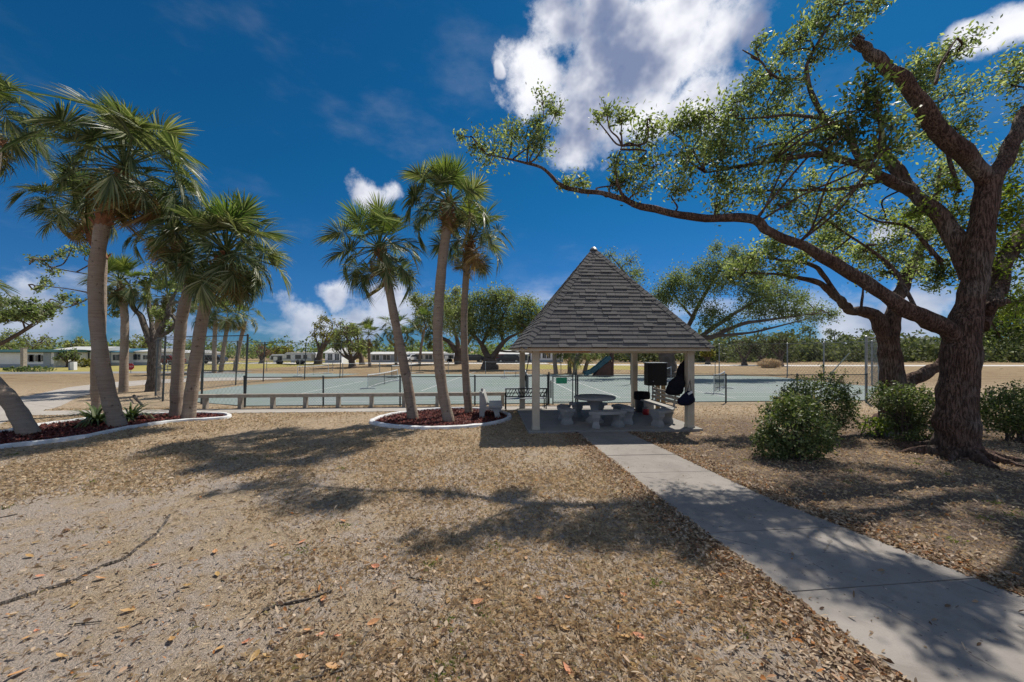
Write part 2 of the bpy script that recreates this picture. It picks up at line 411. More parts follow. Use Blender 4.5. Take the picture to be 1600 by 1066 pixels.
M['frond_new'] = mat_leaf('palm_frond_new', [(0, (0.065, 0.105, 0.025)), (0.6, (0.115, 0.165, 0.042)), (1, (0.22, 0.27, 0.10))], 0.48, 0.40, 0.35, 0.15)
M['frond_old'] = mat_leaf('palm_frond_old', [(0, (0.17, 0.12, 0.055)), (0.5, (0.27, 0.20, 0.085)), (1, (0.33, 0.27, 0.13))], 0.7, 0.25, 0.2, 0.15)
M['shrub'] = mat_leaf('shrub_leaf', [(0, (0.045, 0.068, 0.024)), (0.45, (0.11, 0.15, 0.050)), (0.93, (0.25, 0.285, 0.13)), (1, (0.26, 0.19, 0.10))], 0.5, 0.32, 0.3)
M['shrub_new'] = mat_leaf('shrub_new', [(0, (0.10, 0.16, 0.03)), (0.5, (0.19, 0.26, 0.05)), (1, (0.30, 0.34, 0.08))], 0.45, 0.38, 0.4)
M['litter'] = mat_leaf('leaf_litter', [(0, (0.10, 0.06, 0.04)), (0.22, (0.22, 0.145, 0.09)), (0.5, (0.42, 0.32, 0.22)), (0.85, (0.62, 0.51, 0.39)), (0.96, (0.40, 0.19, 0.08)), (1, (0.48, 0.20, 0.06))], 0.75, 0.30, 0.2, 0.0, (1.05, 0.95, 0.75))
M['straw'] = mat_leaf('dry_grass', [(0, (0.26, 0.195, 0.13)), (0.4, (0.51, 0.395, 0.265)), (0.8, (0.67, 0.545, 0.39)), (0.95, (0.60, 0.52, 0.38)), (1, (0.30, 0.29, 0.13))], 0.8, 0.35, 0.15, 0.0, (1.12, 1.0, 0.78))
M['greengrass'] = mat_leaf('green_tuft', [(0, (0.10, 0.14, 0.035)), (1, (0.24, 0.27, 0.08))], 0.6, 0.3, 0.2)
M['almond'] = mat_leaf('orange_leaf', [(0, (0.40, 0.17, 0.06)), (0.5, (0.46, 0.24, 0.10)), (1, (0.52, 0.36, 0.19))], 0.55, 0.1, 0.35, 0.2)
M['mulch'] = mat_leaf('red_mulch', [(0, (0.035, 0.012, 0.012)), (0.5, (0.105, 0.026, 0.024)), (0.9, (0.20, 0.055, 0.042)), (1, (0.34, 0.20, 0.15))], 0.85, 0.0, 0.2)
M['mulch_bed'] = mat_plain('mulch_bed', (0.09, 0.026, 0.023), (0.045, 0.015, 0.014), 30, 0.95, bmp=0.8, bscale=60, world_space=True)
M['white'] = mat_plain('white_paint', (0.76, 0.77, 0.78), (0.50, 0.50, 0.49), 3.5, 0.7, bmp=0.35, bscale=30, world_space=True, detail=9)
M['cream'] = mat_plain('cream_paint', (0.55, 0.49, 0.385), (0.47, 0.415, 0.32), 5, 0.65, bmp=0.1, world_space=True)
M['pine'] = mat_plain('bare_pine', (0.48, 0.25, 0.10), (0.38, 0.19, 0.075), 6, 0.7, world_space=True)
M['soffit'] = mat_plain('soffit_board', (0.34, 0.25, 0.16), (0.26, 0.18, 0.11), 5, 0.8, world_space=True)
M['stone'] = mat_concrete('bench_concrete', (0.36, 0.36, 0.35), (0.28, 0.28, 0.275), speck=False)
M['stone_white'] = mat_concrete('pale_bench_concrete', (0.44, 0.435, 0.42), (0.34, 0.335, 0.325), speck=False)
M['black'] = mat_plain('black_paint', (0.010, 0.010, 0.012), (0.014, 0.014, 0.016), 8, 0.55, spec=0.25)
M['blackcloth'] = mat_plain('black_cloth', (0.010, 0.010, 0.014), (0.016, 0.016, 0.02), 14, 0.95, spec=0.1, bmp=0.3, bscale=40)
M['navycloth'] = mat_plain('navy_cloth', (0.010, 0.011, 0.026), (0.016, 0.017, 0.036), 14, 0.95, spec=0.1, bmp=0.3, bscale=40)
M['metal_dark'] = mat_plain('fence_steel', (0.075, 0.090, 0.092), (0.055, 0.066, 0.07), 4, 0.45, 0.3)
M['metal_grey'] = mat_plain('galvanised', (0.34, 0.36, 0.37), (0.25, 0.27, 0.28), 4, 0.45, 0.5)
M['wire'] = mat_plain('fence_wire', (0.20, 0.22, 0.22), (0.15, 0.165, 0.165), 4, 0.5, 0.3)
M['oldwood'] = mat_plain('weathered_wood', (0.40, 0.355, 0.30), (0.28, 0.245, 0.20), 7, 0.85, bmp=0.3, bscale=30, world_space=True)
M['postwood'] = mat_plain('post_wood', (0.36, 0.26, 0.13), (0.27, 0.185, 0.09), 5, 0.8, world_space=True)
M['green_sign'] = mat_plain('green_sign', (0.035, 0.34, 0.20), (0.05, 0.40, 0.25), 12, 0.5)
M['netblack'] = mat_plain('net_black', (0.022, 0.028, 0.028), None, 6, 0.8)
M['teal'] = mat_plain('teal_plastic', (0.045, 0.12, 0.15), (0.035, 0.095, 0.12), 3, 0.45)
M['brownpanel'] = mat_plain('brown_panel', (0.13, 0.06, 0.045), (0.09, 0.045, 0.035), 3, 0.7)
M['red'] = mat_plain('red_can', (0.42, 0.02, 0.03), (0.34, 0.015, 0.022), 5, 0.35)
M['bin'] = mat_plain('grey_bin', (0.065, 0.072, 0.075), (0.05, 0.055, 0.06), 5, 0.55)
M['wall_white'] = mat_plain('wall_white', (0.80, 0.81, 0.83), (0.74, 0.75, 0.77), 1.2, 0.8, world_space=True)
M['wall_grey'] = mat_plain('wall_grey', (0.36, 0.40, 0.44), (0.30, 0.34, 0.38), 1.2, 0.8, world_space=True)
M['wall_cream'] = mat_plain('wall_cream', (0.62, 0.60, 0.54), (0.54, 0.52, 0.47), 1.2, 0.8, world_space=True)
M['roof_green'] = mat_plain('roof_green', (0.012, 0.055, 0.052), (0.01, 0.045, 0.044), 2, 0.75)
M['roof_pale'] = mat_plain('roof_pale', (0.55, 0.55, 0.54), (0.45, 0.45, 0.44), 2, 0.7)
M['roof_blue'] = mat_plain('roof_blue', (0.05, 0.16, 0.24), (0.04, 0.13, 0.2), 2, 0.6)
M['glass'] = mat_plain('window_glass', (0.03, 0.04, 0.05), (0.05, 0.065, 0.08), 3, 0.12, spec=0.6)
M['tyre'] = mat_plain('tyre', (0.02, 0.02, 0.02), None, 4, 0.85)
M['carwhite'] = mat_plain('car_white', (0.70, 0.71, 0.72), (0.66, 0.67, 0.68), 2, 0.25)
M['cardark'] = mat_plain('car_dark', (0.03, 0.035, 0.05), (0.025, 0.03, 0.04), 2, 0.2)
M['carred'] = mat_plain('car_red', (0.18, 0.02, 0.02), (0.14, 0.015, 0.015), 2, 0.25)
M['stopred'] = mat_plain('sign_red', (0.42, 0.02, 0.022), (0.36, 0.018, 0.02), 4, 0.5)

M['shingle_edge'] = mat_plain('shingle_edge', (0.022, 0.022, 0.023), None, 9, 0.95, spec=0.05)
def mat_shingle():
    m, t, bs = new_mat('slate_shingle'); co = wpos(t)
    oi = t.add('ShaderNodeObjectInfo').outputs['Random']; ri = t.add('ShaderNodeNewGeometry').outputs['Random Per Island']
    r = t.math('FRACT', t.math('ADD', oi, ri))
    col = t.ramp(r, [(0, (0.118, 0.113, 0.113)), (0.5, (0.130, 0.125, 0.124)), (1, (0.145, 0.139, 0.137))])
    g = t.noise(co, 130, 3, 0.7); b = t.noise(co, 2.2, 5, 0.6)
    col = t.mix(t.math('MULTIPLY', t.step(g, 0.5, 0.75), 0.35), col, (0.16, 0.16, 0.16))
    col = t.mix(t.math('MULTIPLY', t.step(b, 0.5, 0.75), 0.3), col, (0.095, 0.085, 0.075))
    t.put(bs.inputs['Base Color'], col); bs.inputs['Roughness'].default_value = 0.92; bs.inputs['Specular IOR Level'].default_value = 0.2
    bump(t, bs, g, 0.4, 0.004)
    return m
M['shingle'] = mat_shingle()

# ------------------------------------------------------------------ the setting: ground, courts, paths
def sheet(name, pts, z, mat, kind='structure', parent=None):
    mb = MB(); mb.poly([(p[0], p[1], z) for p in pts]); o = mb.build(name, mat, parent)
    if parent is None: tag(o, kind=kind)
    return o
gm = []
NX = 60
bm = bmesh.new()
bmesh.ops.create_grid(bm, x_segments=NX, y_segments=NX, size=700)
me = bpy.data.meshes.new('ground'); bm.to_mesh(me); bm.free()
o = link('ground', me, None, M['ground']); o.location = (0, 200, 0); tag(o, kind='structure')

# tennis court slabs
court_pts = [C(-0.2, 0.25), C(25.4, 0.25), Vector((21.5, 22.2, 0)), Vector((21.5, 31.0, 0)), Vector((17.5, 33.5, 0)),
             Vector((-9.5, 34.6, 0)), Vector((-13.4, 29.3, 0)), Vector((-15.3, 25.9, 0)), Vector((-16.6, 22.9, 0)), Vector((-16.3, 18.4, 0)), Vector((-14.3, 16.3, 0))]
tag(sheet('tennis_court', court_pts, 0.012, M['court']), kind='structure')
tag(sheet('tennis_court', [G(285, 590.5), G(520, 589), G(565, 584.2), G(300, 583.5)], 0.008, M['court']), kind='structure')
lawn_m = mat_plain('lawn', (0.27, 0.25, 0.075), (0.33, 0.27, 0.11), 0.35, 0.97, world_space=True, spec=0.05)
sheet('lawn', [(-110, 34, 0), (-32, 38, 0), (-28, 60, 0), (-30, 82, 0), (-160, 82, 0)], 0.004, lawn_m)
sheet('lawn', [(1, 44, 0), (16, 42, 0), (18, 56, 0), (1, 58, 0)], 0.004, lawn_m)

# painted court lines
lines = MB()
def gline(a, b, w=0.06, z=0.016):
    a = Vector((a[0], a[1], 0)); b = Vector((b[0], b[1], 0)); n = (b-a).normalized().cross(Vector((0, 0, 1)))*w/2
    lines.poly([a-n+Vector((0, 0, z)), b-n+Vector((0, 0, z)), b+n+Vector((0, 0, z)), a+n+Vector((0, 0, z))])
gline(G(432, 623), G(568, 596), 0.08); gline(G(658, 611.5), G(744, 581), 0.07)
gline(C(13, 1.9), C(25, 1.9)); gline(C(11, 3.6), C(24, 3.6)); gline(C(11, 6.4), C(25, 6.4)); gline(C(15.2, 1.9, 0), C(15.2, 14), 0.07)
gline(C(20.2, 1.2), C(20.2, 13.5), 0.07); gline(C(0.5, 1.35), C(14.5, 1.35), 0.06); gline(C(4.9, 4.6), C(14, 4.6), 0.06); gline(C(9, 9.6), C(24, 9.6), 0.06)
gline(C(13.6, 0.9), C(13.6, 12), 0.07); gline(C(-1, 6.3), C(4.5, 6.3), 0.05); gline(C(11.6, 2.9), C(15.2, 2.9), 0.05)
tag(lines.build('court_line', M['line']), kind='structure')

# concrete walk in front of the fence, the side path and the near path, slab by slab
def slab_path(name, left, right, nseg, z, th, mat, gap=0.012):
    base = MB(); n = len(left)
    base.poly([(*p[:2], 0.006) for p in left]+[(*p[:2], 0.006) for p in right[::-1]])
    root = base.build(name, M['mulch_bed'] if False else M['ground']); tag(root, kind='structure')
    def at(line, t):
        L = [0]
        for i in range(1, len(line)): L.append(L[-1]+(Vector(line[i][:2])-Vector(line[i-1][:2])).length)
        d = t*L[-1]
        for i in range(1, len(line)):
            if d <= L[i]+1e-9:
                k = (d-L[i-1])/max(L[i]-L[i-1], 1e-9); a = Vector((*line[i-1][:2], 0)); b = Vector((*line[i][:2], 0)); return a.lerp(b, k)
        return Vector((*line[-1][:2], 0))
    for i in range(nseg):
        t0, t1 = i/nseg, (i+1)/nseg
        sub = [t0+(t1-t0)*k/3 for k in range(4)]
        l = [at(left, t) for t in sub]; r = [at(right, t) for t in sub]
        dd = (l[-1]-l[0]).normalized()*gap
        l[0] += dd; r[0] += dd
        mb = MB(); poly = [(p.x, p.y) for p in l]+[(p.x, p.y) for p in r[::-1]]
        mb.prism(poly, 0.0, z+random.uniform(-0.003, 0.003)); mb.build('slab', mat, root)
    return root
random.seed(3)
slab_path('footpath', [(3.35, 0.2), (2.93, 1.2), (2.58, 2.3), (2.18, 5.0), (1.70, 9.83)], [(6.2, 0.9), (5.3, 1.8), (4.55, 2.9), (3.72, 5.4), (3.02, 9.90)], 9, 0.022, 0, M['path'])
wl = [C(-14, -0.45), C(-8, -0.42), C(0, -0.40), C(8, -0.40), C(15.8, -0.40)]; wr = [C(-14, -1.45), C(-8, -1.40), C(0, -1.36), C(8, -1.36), C(15.8, -1.36)]
slab_path('sidewalk', wl, wr, 20, 0.016, 0, M['walk'])
sp_l = [G(-160, 668), G(-40, 640), G(30, 622), G(110, 605), G(175, 597.5), G(240, 593.5), G(330, 590.5), G(440, 589.5)]
sp_r = [G(-60, 690), G(20, 655), G(92, 636), G(125, 620), G(180, 606), G(245, 599.5), G(330, 595.5), G(440, 593.0)]
slab_path('side_path', sp_l, sp_r, 16, 0.012, 0, M['walk'])
sheet('road', [(-170, 32.5, 0), (-60, 33.5, 0), (-26, 36.5, 0), (-27, 39.5, 0), (-62, 37.5, 0), (-170, 36.5, 0)], 0.010, M['asphalt'])
sheet('road', [(6, 56, 0), (40, 52, 0), (120, 52, 0), (300, 60, 0), (300, 66, 0), (120, 56.5, 0), (40, 56.5, 0), (6, 60, 0)], 0.010, M['road_pale'])
sheet('road', [(-170, 66, 0), (-60, 62, 0), (6, 60.5, 0), (6, 66, 0), (-60, 68, 0), (-170, 73, 0)], 0.012, M['road_pale'])

# ------------------------------------------------------------------ vegetation helpers
def unit(n, rng):
    v = rng.normal(size=(n, 3)); return v/np.linalg.norm(v, axis=1)[:, None]
def leaf_faces(c, rng, L, Wd, up=0.35, jitter=0.35):
    """one pointed four-cornered leaf for each centre"""
    n = len(c); d = unit(n, rng); nn = unit(n, rng); nn[:, 2] = np.abs(nn[:, 2])+up
    s = np.cross(d, nn); s /= np.linalg.norm(s, axis=1)[:, None]+1e-9
    l = (L*(1+jitter*rng.uniform(-1, 1, n)))[:, None]; w = (Wd*(1+jitter*rng.uniform(-1, 1, n)))[:, None]
    f = np.empty((n, 4, 3)); f[:, 0] = c-d*l*0.5; f[:, 1] = c+s*w*0.5; f[:, 2] = c+d*l*0.5; f[:, 3] = c-s*w*0.5
    return f.reshape(-1, 3)

def noisy_tube(mb, pts, n, rng, rough=0.10, wig=0.17):
    """limb with knots: pts rows (x,y,z,r)"""
    q = smooth_line(pts, 6); b = len(mb.v); prev = None
    ph = rng.uniform(0, 6.28, 6); w = rng.uniform(0, 6.28, 6); N = len(q)
    for i in range(1, N-1):
        k = min(1.0, i/4, (N-1-i)/4)*wig*q[i][3]
        q[i][:3] += k*np.array((sin(i*.55+w[0])+.6*sin(i*1.3+w[1]), sin(i*.5+w[2])+.6*sin(i*1.2+w[3]), sin(i*.6+w[4])+.6*sin(i*1.45+w[5])))
        q[i][3] *= 1+.10*sin(i*.83+w[1])*sin(i*.37+w[2])
    for i, p in enumerate(q):
        a = Vector(q[min(i+1, len(q)-1)][:3])-Vector(q[max(i-1, 0)][:3]); t = a.normalized()
        if prev is None:
            x0 = Vector((1, 0, 0)) if abs(t.x) < 0.8 else Vector((0, 1, 0)); x = (x0-t*x0.dot(t)).normalized()
        else: x = (prev-t*prev.dot(t)).normalized()
        prev = x; y = t.cross(x)
        for k in range(n):
            an = 2*pi*k/n
            r = p[3]*(1+rough*(0.6*sin(2*an+ph[0]+i*0.23)+0.5*sin(3*an+ph[1]-i*0.31)+0.5*sin(an+ph[2]+i*0.9)*sin(i*0.7+ph[3]))+rng.normal()*rough*0.25)
            mb.v.append(Vector(p[:3])+(x*cos(an)+y*sin(an))*r)
    for i in range(len(q)-1):
        for k in range(n):
            k2 = (k+1) % n; mb.f.append((b+i*n+k, b+i*n+k2, b+(i+1)*n+k2, b+(i+1)*n+k))
    mb.f.append(tuple(b+k for k in range(n))[::-1]); mb.f.append(tuple(b+(len(q)-1)*n+k for k in range(n)))
    return q

def twig_and_leaves(skel, clumps, rng, leafL, leafW, tw, twr=0.014, spread=0.52, sub=8):
    """skel: (K,3) points of the limbs; clumps: (centre, radius, leaves). fills twig builder tw, returns leaf centres"""
    cent = []
    for (c, r, n) in clumps:
        c = np.array(c, float); d = np.linalg.norm(skel-c, axis=1); j = int(np.argmin(d)); s = skel[j]
        m1 = s*.65+c*.35+rng.normal(size=3)*0.13*d[j]; m2_ = s*.3+c*.7+rng.normal(size=3)*0.12*d[j]
        q = smooth_line([(*s, twr*1.6), (*m1, twr*1.35), (*m2_, twr*1.05), (*c, twr*0.8)], 4)
        tw.tube([p[:3] for p in q], [p[3] for p in q], 5, False)
        for k in range(sub):
            e = c+unit(1, rng)[0]*r*rng.uniform(0.45, 1.0); e[2] += 0.1*r
            m2 = (c+e)/2+rng.normal(size=3)*0.16*r
            q2 = smooth_line([(*c, twr*0.7), (*m2, twr*0.5), (*e, twr*0.22)], 2)
            tw.tube([p[:3] for p in q2], [p[3] for p in q2], 4, False)
            nk = max(2, int(n/sub*rng.uniform(0.5, 1.5)))
            t = rng.uniform(0.35, 1.08, nk)[:, None]
            pos = (1-t)**2*c+2*t*(1-t)*m2+t*t*e
            cent.append(pos+rng.normal(size=(nk, 3))*r*spread*0.55)
    return np.concatenate(cent)

def px_line(rows):
    """rows (x, y, distance, radius) in photo pixels -> world x,y,z,r"""
    o = []
    for (x, y, D, r) in rows:
        p = P(x, y, D); o.append((p.x, p.y, p.z, r))
    return o

def hand_tree(name, label, trunk, limbs, groups, bark, seed, sides=14, leaf=(0.085, 0.034), limb_name='limb', twr=0.014, cat='tree', spread=0.46):
    """trunk and limbs given as polylines, groups = [(clump list, leaf material)]"""
    rng = np.random.default_rng(seed)
    base = trunk[0]; root = thing(name, label, cat, (base[0], base[1], 0))
    inv = Vector((-base[0], -base[1], 0))
    def loc(rows): return [(r[0]+inv.x, r[1]+inv.y, r[2], r[3]) for r in rows]
    mb = MB(); q = noisy_tube(mb, loc(trunk), sides+6, rng, 0.07, 0.03); mb.build('trunk', bark, root, True)
    sk = [p[:3] for p in q]
    for l in limbs:
        mb = MB(); q = noisy_tube(mb, loc(l), sides if l[0][3] > 0.1 else 8, rng, 0.10); mb.build(limb_name, bark, root, True)
        if l[-1][3] < 0.12: sk += [p[:3] for p in q[2:]]
    sk = np.array(sk); tw = MB(); fol = []
    for cl, lm in groups:
        cc = [((c[0]+inv.x, c[1]+inv.y, c[2]), r, n) for (c, r, n) in cl]
        cen = twig_and_leaves(sk, cc, rng, *leaf, tw, twr, spread)
        fol.append((cen, lm))
    tag(tw.build('twigs', bark, root, True), kind='stuff')
    for cen, lm in fol:
        link('foliage', mesh_np('foliage', leaf_faces(cen, rng, *leaf), 4), root, lm)
    return root

# ------------------------------------------------------------------ sabal palms
def frond_mesh(seed, stalk, R, curl, dr=(0.2, 0.5), n=46):
    rng = np.random.default_rng(seed); mb = MB()
    def axis(t):           # stalk then midrib, bending over
        if t <= 1: return Vector((stalk*t, 0, 0.10*stalk*sin(t*pi*0.5)-0.05*stalk*t*t))
        s = (t-1); a = s*curl
        return Vector((stalk+R*0.55*s*cos(a*0.6), 0, 0.05*stalk-R*0.55*s*sin(a*0.75)))
    pts = [axis(t) for t in (0, 0.3, 0.6, 0.85, 1.0)]
    mb.tube(pts, [0.026, 0.019, 0.016, 0.014, 0.012], 5)
    base = axis(1.0)
    for i in range(n):
        s = -1+2*(i+0.5)/n; a = s*radians(128)+rng.normal()*0.03
        t0 = 1.0+0.75*(1-abs(s)**1.3)
        o = axis(t0); tang = (axis(t0+0.06)-axis(t0-0.001)).normalized()
        side = Vector((0, 1, 0)); upv = tang.cross(side)*-1
        fold = 0.16+0.20*abs(s)
        d = (tang*cos(a)+side*sin(a)); d = (d+upv*-fold*(1 if upv.z < 0 else -1)*0.9).normalized()
        if d.z < -0.98: d.x += 0.2
        ln = R*(1.0-0.22*abs(s))*rng.uniform(0.88, 1.08); droop = rng.uniform(*dr)
        wv = d.cross(Vector((0, 0, 1)));
        wv = wv.normalized() if wv.length > 1e-3 else Vector((0, 1, 0))
        wv = (wv+Vector((0, 0, rng.normal()*0.35))).normalized()
        w = R*0.054; k = len(mb.v)
        for (t, ww) in ((0.0, 0.35), (0.40, 1.0), (0.72, 0.55)):
            c = o+d*ln*t+Vector((0, 0, -droop*ln*0.55*max(0, t-0.25)**2*2.2))
            mb.v += [c-wv*w*ww*0.5, c+wv*w*ww*0.5]
        mb.v.append(o+d*ln*0.97+Vector((0, 0, -droop*ln*0.85)))
        mb.f += [(k, k+1, k+3, k+2), (k+2, k+3, k+5, k+4), (k+4, k+5, k+6)]
    return mesh_from('frond', mb.v, mb.f)
FR = {}
for kind, mk in (('frond', 'frond'), ('new', 'frond_new'), ('old', 'frond_old')):
    FR[kind] = []
    for s in range(4 if kind == 'frond' else 2):
        me = frond_mesh(100+s+len(kind)*7, 0.80+0.10*s if kind != 'new' else 0.70, 0.72, {'frond': 0.5+0.35*s, 'new': 0.25, 'old': 1.9}[kind], {'frond': (0.12, 0.48), 'new': (0.03, 0.2), 'old': (0.4, 0.8)}[kind])
        me.materials.append(M[mk]); FR[kind].append(me)

def palm(name, label, line, crown, scale, nfr, seed, new=0.2, old=0.08, r0=0.2, boots=True, bare=True, group=None, low=-55, flat=1.0):
    """line: rows (x,y,z,r) of the trunk from the ground up; crown: heart of the fronds"""
    scale *= 0.84; line = [(p[0], p[1], p[2], p[3]*0.80) for p in line]
    rng = np.random.default_rng(seed); b = line[0]
    root = thing(name, label, 'palm tree', (b[0], b[1], 0), 0, group)
    loc = [(p[0]-b[0], p[1]-b[1], p[2], p[3]) for p in line]
    mb = MB(); q = smooth_line(loc, 7); pts = []; rd = []
    for i, p in enumerate(q):
        pts.append(p[:3]); rd.append(p[3]*(1+0.035*sin(i*1.7)+rng.normal()*0.02))
    mb.tube(pts, rd, 14); mb.build('trunk', M['palm'], root, True)
    top = Vector(pts[-1]); hz = Vector((crown[0]-b[0], crown[1]-b[1], crown[2]))
    ax = (hz-top)
    if boots:
        bb = MB(); L = max(ax.length, 0.2); axn = ax.normalized() if ax.length > 0.01 else Vector((0, 0, 1))
        R0 = axn.to_track_quat('Z', 'Y').to_matrix()
        bb.tube([top-axn*0.12, top+ax*0.4, hz], [rd[-1]*1.02, rd[-1]*1.15, rd[-1]*0.6], 10)
        for k in range(26):
            an = k*2.39996; t = k/26; pos = top+ax*(t*0.95-0.1)
            dr = R0 @ Vector((cos(an), sin(an), 0)); tip = pos+dr*(rd[-1]*1.25+0.07)+axn*0.18
            bb.bar(pos+dr*rd[-1]*0.6, tip, 0.09*scale+0.02, 0.02)
        bb.build('leaf_bases', M['boot'], root)
    nfr = int(nfr*1.12)
    for k in range(5 if boots else 0):
        az = rng.uniform(0, 6.28); x = Vector((cos(az)*.45, sin(az)*.45, -1)).normalized(); y = Vector((0, 0, 1)).cross(x).normalized(); z = x.cross(y)
        f = link('dead_frond', FR['old'][k % 2], root)
        f.matrix_local = Matrix.Translation(hz-Vector((0, 0, .15*scale))) @ Matrix((x, y, z)).transposed().to_4x4() @ Matrix.Scale(scale*rng.uniform(.5, .75), 4)
    for k in range(nfr):
        t = (k+0.5)/nfr
        el = radians(84-(84-low)*t**0.85+rng.normal()*7); az = k*2.39996+rng.normal()*0.22
        kind = 'new' if t < new else ('old' if t > 1-old else 'frond')
        me = FR[kind][rng.integers(len(FR[kind]))]
        f = link('frond', me, root)
        d = Vector((cos(az)*cos(el), sin(az)*cos(el), sin(el)*flat))
        x = d.normalized(); zz = Vector((0, 0, 1)); y = zz.cross(x)
        y = y.normalized() if y.length > 1e-3 else Vector((0, 1, 0))
        z = x.cross(y); R = Matrix((x, y, z)).transposed() @ Matrix.Rotation(rng.normal()*0.45, 3, 'X')
        sc = scale*rng.uniform(0.85, 1.12)
        f.matrix_local = Matrix.Translation(hz+x*0.03-Vector((0, 0, 0.10*t*scale))) @ R.to_4x4() @ Matrix.Scale(sc, 4)
    return root

def palm_px(name, label, rows, crown, scale, nfr, seed, dd=0.0, **kw):
    """rows (x, y, radius) with the first on the ground; all at the distance of the base (dd: lean away)"""
    b = G(rows[0][0], rows[0][1]); D = b.y; n = len(rows); line = []
    for i, (x, y, r) in enumerate(rows):
        p = P(x, y, D+dd*i/(n-1)); z = p.z if i else -0.03
        line.append((p.x, p.y, z, r))
    c = P(crown[0], crown[1], D+dd)
    return palm(name, label, line, c, scale, nfr, seed, **kw)

PG1 = 'palms in the long left mulch bed'
palm_px('sabal_palm', 'tallest palm of the left mulch bed, full crown with a hanging yellow skirt', [(186, 668, .24), (168, 610, .215), (153, 520, .20), (150, 430, .20), (160, 350, .20)], (194, 258), 1.34, 48, 1, new=0.1, old=0.10, group=PG1, low=-52)
palm_px('sabal_palm', 'palm standing directly behind the tallest left palm, lower crown peeking out left', [(155, 646, .23), (152, 590, .21), (156, 500, .20), (158, 400, .19)], (126, 322), 1.0, 36, 2, group=PG1, low=-50)
palm_px('sabal_palm', 'strongly leaning palm trunk cut off by the left edge of the photo', [(48, 680, .25), (18, 630, .22), (-28, 580, .21), (-90, 505, .2)], (-112, 446), 0.95, 30, 3, group=PG1)
palm('sabal_palm', 'palm crown hanging in from the upper left edge of the photo', [(-17.4, 12.2, 0, .24), (-16.6, 11.6, 3, .21), (-15.6, 11.2, 6, .2), (-15.1, 11.0, 8.2, .2)], P(-62, 165, 11.0), 1.3, 46, 4, group=PG1)
palm_px('sabal_palm', 'right-leaning front palm of the twin pair with broad dense crown, left bed', [(294, 656, .235), (302, 590, .21), (316, 500, .205), (330, 445, .205)], (354, 392), 1.30, 60, 5, new=0.16, old=0.03, group=PG1, low=-58)
palm_px('sabal_palm', 'rougher rear trunk of the twin palm pair at the right end of the left bed', [(275, 652, .22), (277, 590, .2), (284, 500, .19), (298, 440, .18)], (262, 358), 0.98, 34, 6, group=PG1)
palm_px('sabal_palm', 'slim palm with bright green top standing on the grass beyond the left bed', [(193, 613, .24), (194, 560, .21), (195, 500, .2), (192, 470, .2)], (186, 440), 1.10, 34, 7, new=0.4)
palm_px('sabal_palm', 'bright topped palm half hidden behind the grey oak by the tall fence', [(247, 605, .24), (243, 560, .2), (246, 510, .2), (258, 482, .2)], (264, 462), 1.05, 32, 8, new=0.4)
PG2 = 'three palms of the central mulch bed'
palm_px('sabal_palm', 'leftmost and leaning palm of the central mulch bed', [(646, 656, .21), (636, 595, .19), (619, 510, .165), (603, 425, .16)], (592, 385), 1.10, 30, 11, new=0.3, old=0.04, group=PG2, low=-58)
palm_px('sabal_palm', 'tallest middle palm of the central mulch bed with red-brown boots', [(702, 660, .215), (690, 600, .20), (684, 520, .19), (690, 420, .185), (699, 350, .185)], (700, 315), 1.02, 32, 12, new=0.35, old=0.02, group=PG2, low=-45)
palm_px('sabal_palm', 'slimmest rear palm of the central mulch bed next to the stone bench', [(733, 647, .18), (728, 590, .16), (725, 500, .145), (730, 405, .14)], (736, 372), 1.02, 30, 13, new=0.2, group=PG2, low=-55)
PG3 = 'distant palms behind the courts'
far_p = [((335, 583), (337, 500), (336, 490), 'left of three distant palms above the corner fence post', 1.5), ((345, 582), (357, 500), (354, 486), 'middle of three distant palms above the corner fence post', 1.4),
         ((367, 580), (383, 502), (380, 494), 'right leaning one of three distant palms beside the corner fence post', 1.3),
         ((578, 573), (577, 530), (576, 522), 'distant palm with yellow skirt at left of the far palm row', 1.7), ((619, 572), (619, 520), (618, 510), 'tallest palm in the far row beyond the net', 1.9),
         ((629, 571), (632, 535), (633, 528), 'shorter palm just left of the leaning central trunk, far row', 1.5), ((655, 571), (663, 515), (664, 500), 'distant palm showing just right of the leaning central trunk', 1.6),
         ((680, 569), (678, 536), (679, 528), 'small far palm between two central palm trunks', 1.5),
         ((869, 585), (866, 540), (866, 530), 'straight slim palm seen through the gazebo near its left post', 1.15), ((890, 584), (892, 556), (893, 548), 'squat palm left of the slide seen under the gazebo roof', 1.15),
         ((898, 586), (903, 553), (904, 545), 'thick trunked palm beside the slide seen under the gazebo roof', 1.25), ((913, 583), (922, 556), (924, 548), 'leaning palm touching the slide seen under the gazebo roof', 1.05)]
for i, (b, t, c, lab, sc) in enumerate(far_p):
    palm_px('sabal_palm', lab, [(b[0], b[1], .26), ((b[0]+t[0])/2-1, (b[1]+t[1])/2, .23), (t[0], t[1], .22)], c, sc, 17, 40+i, new=0.2, boots=False, group=PG3)

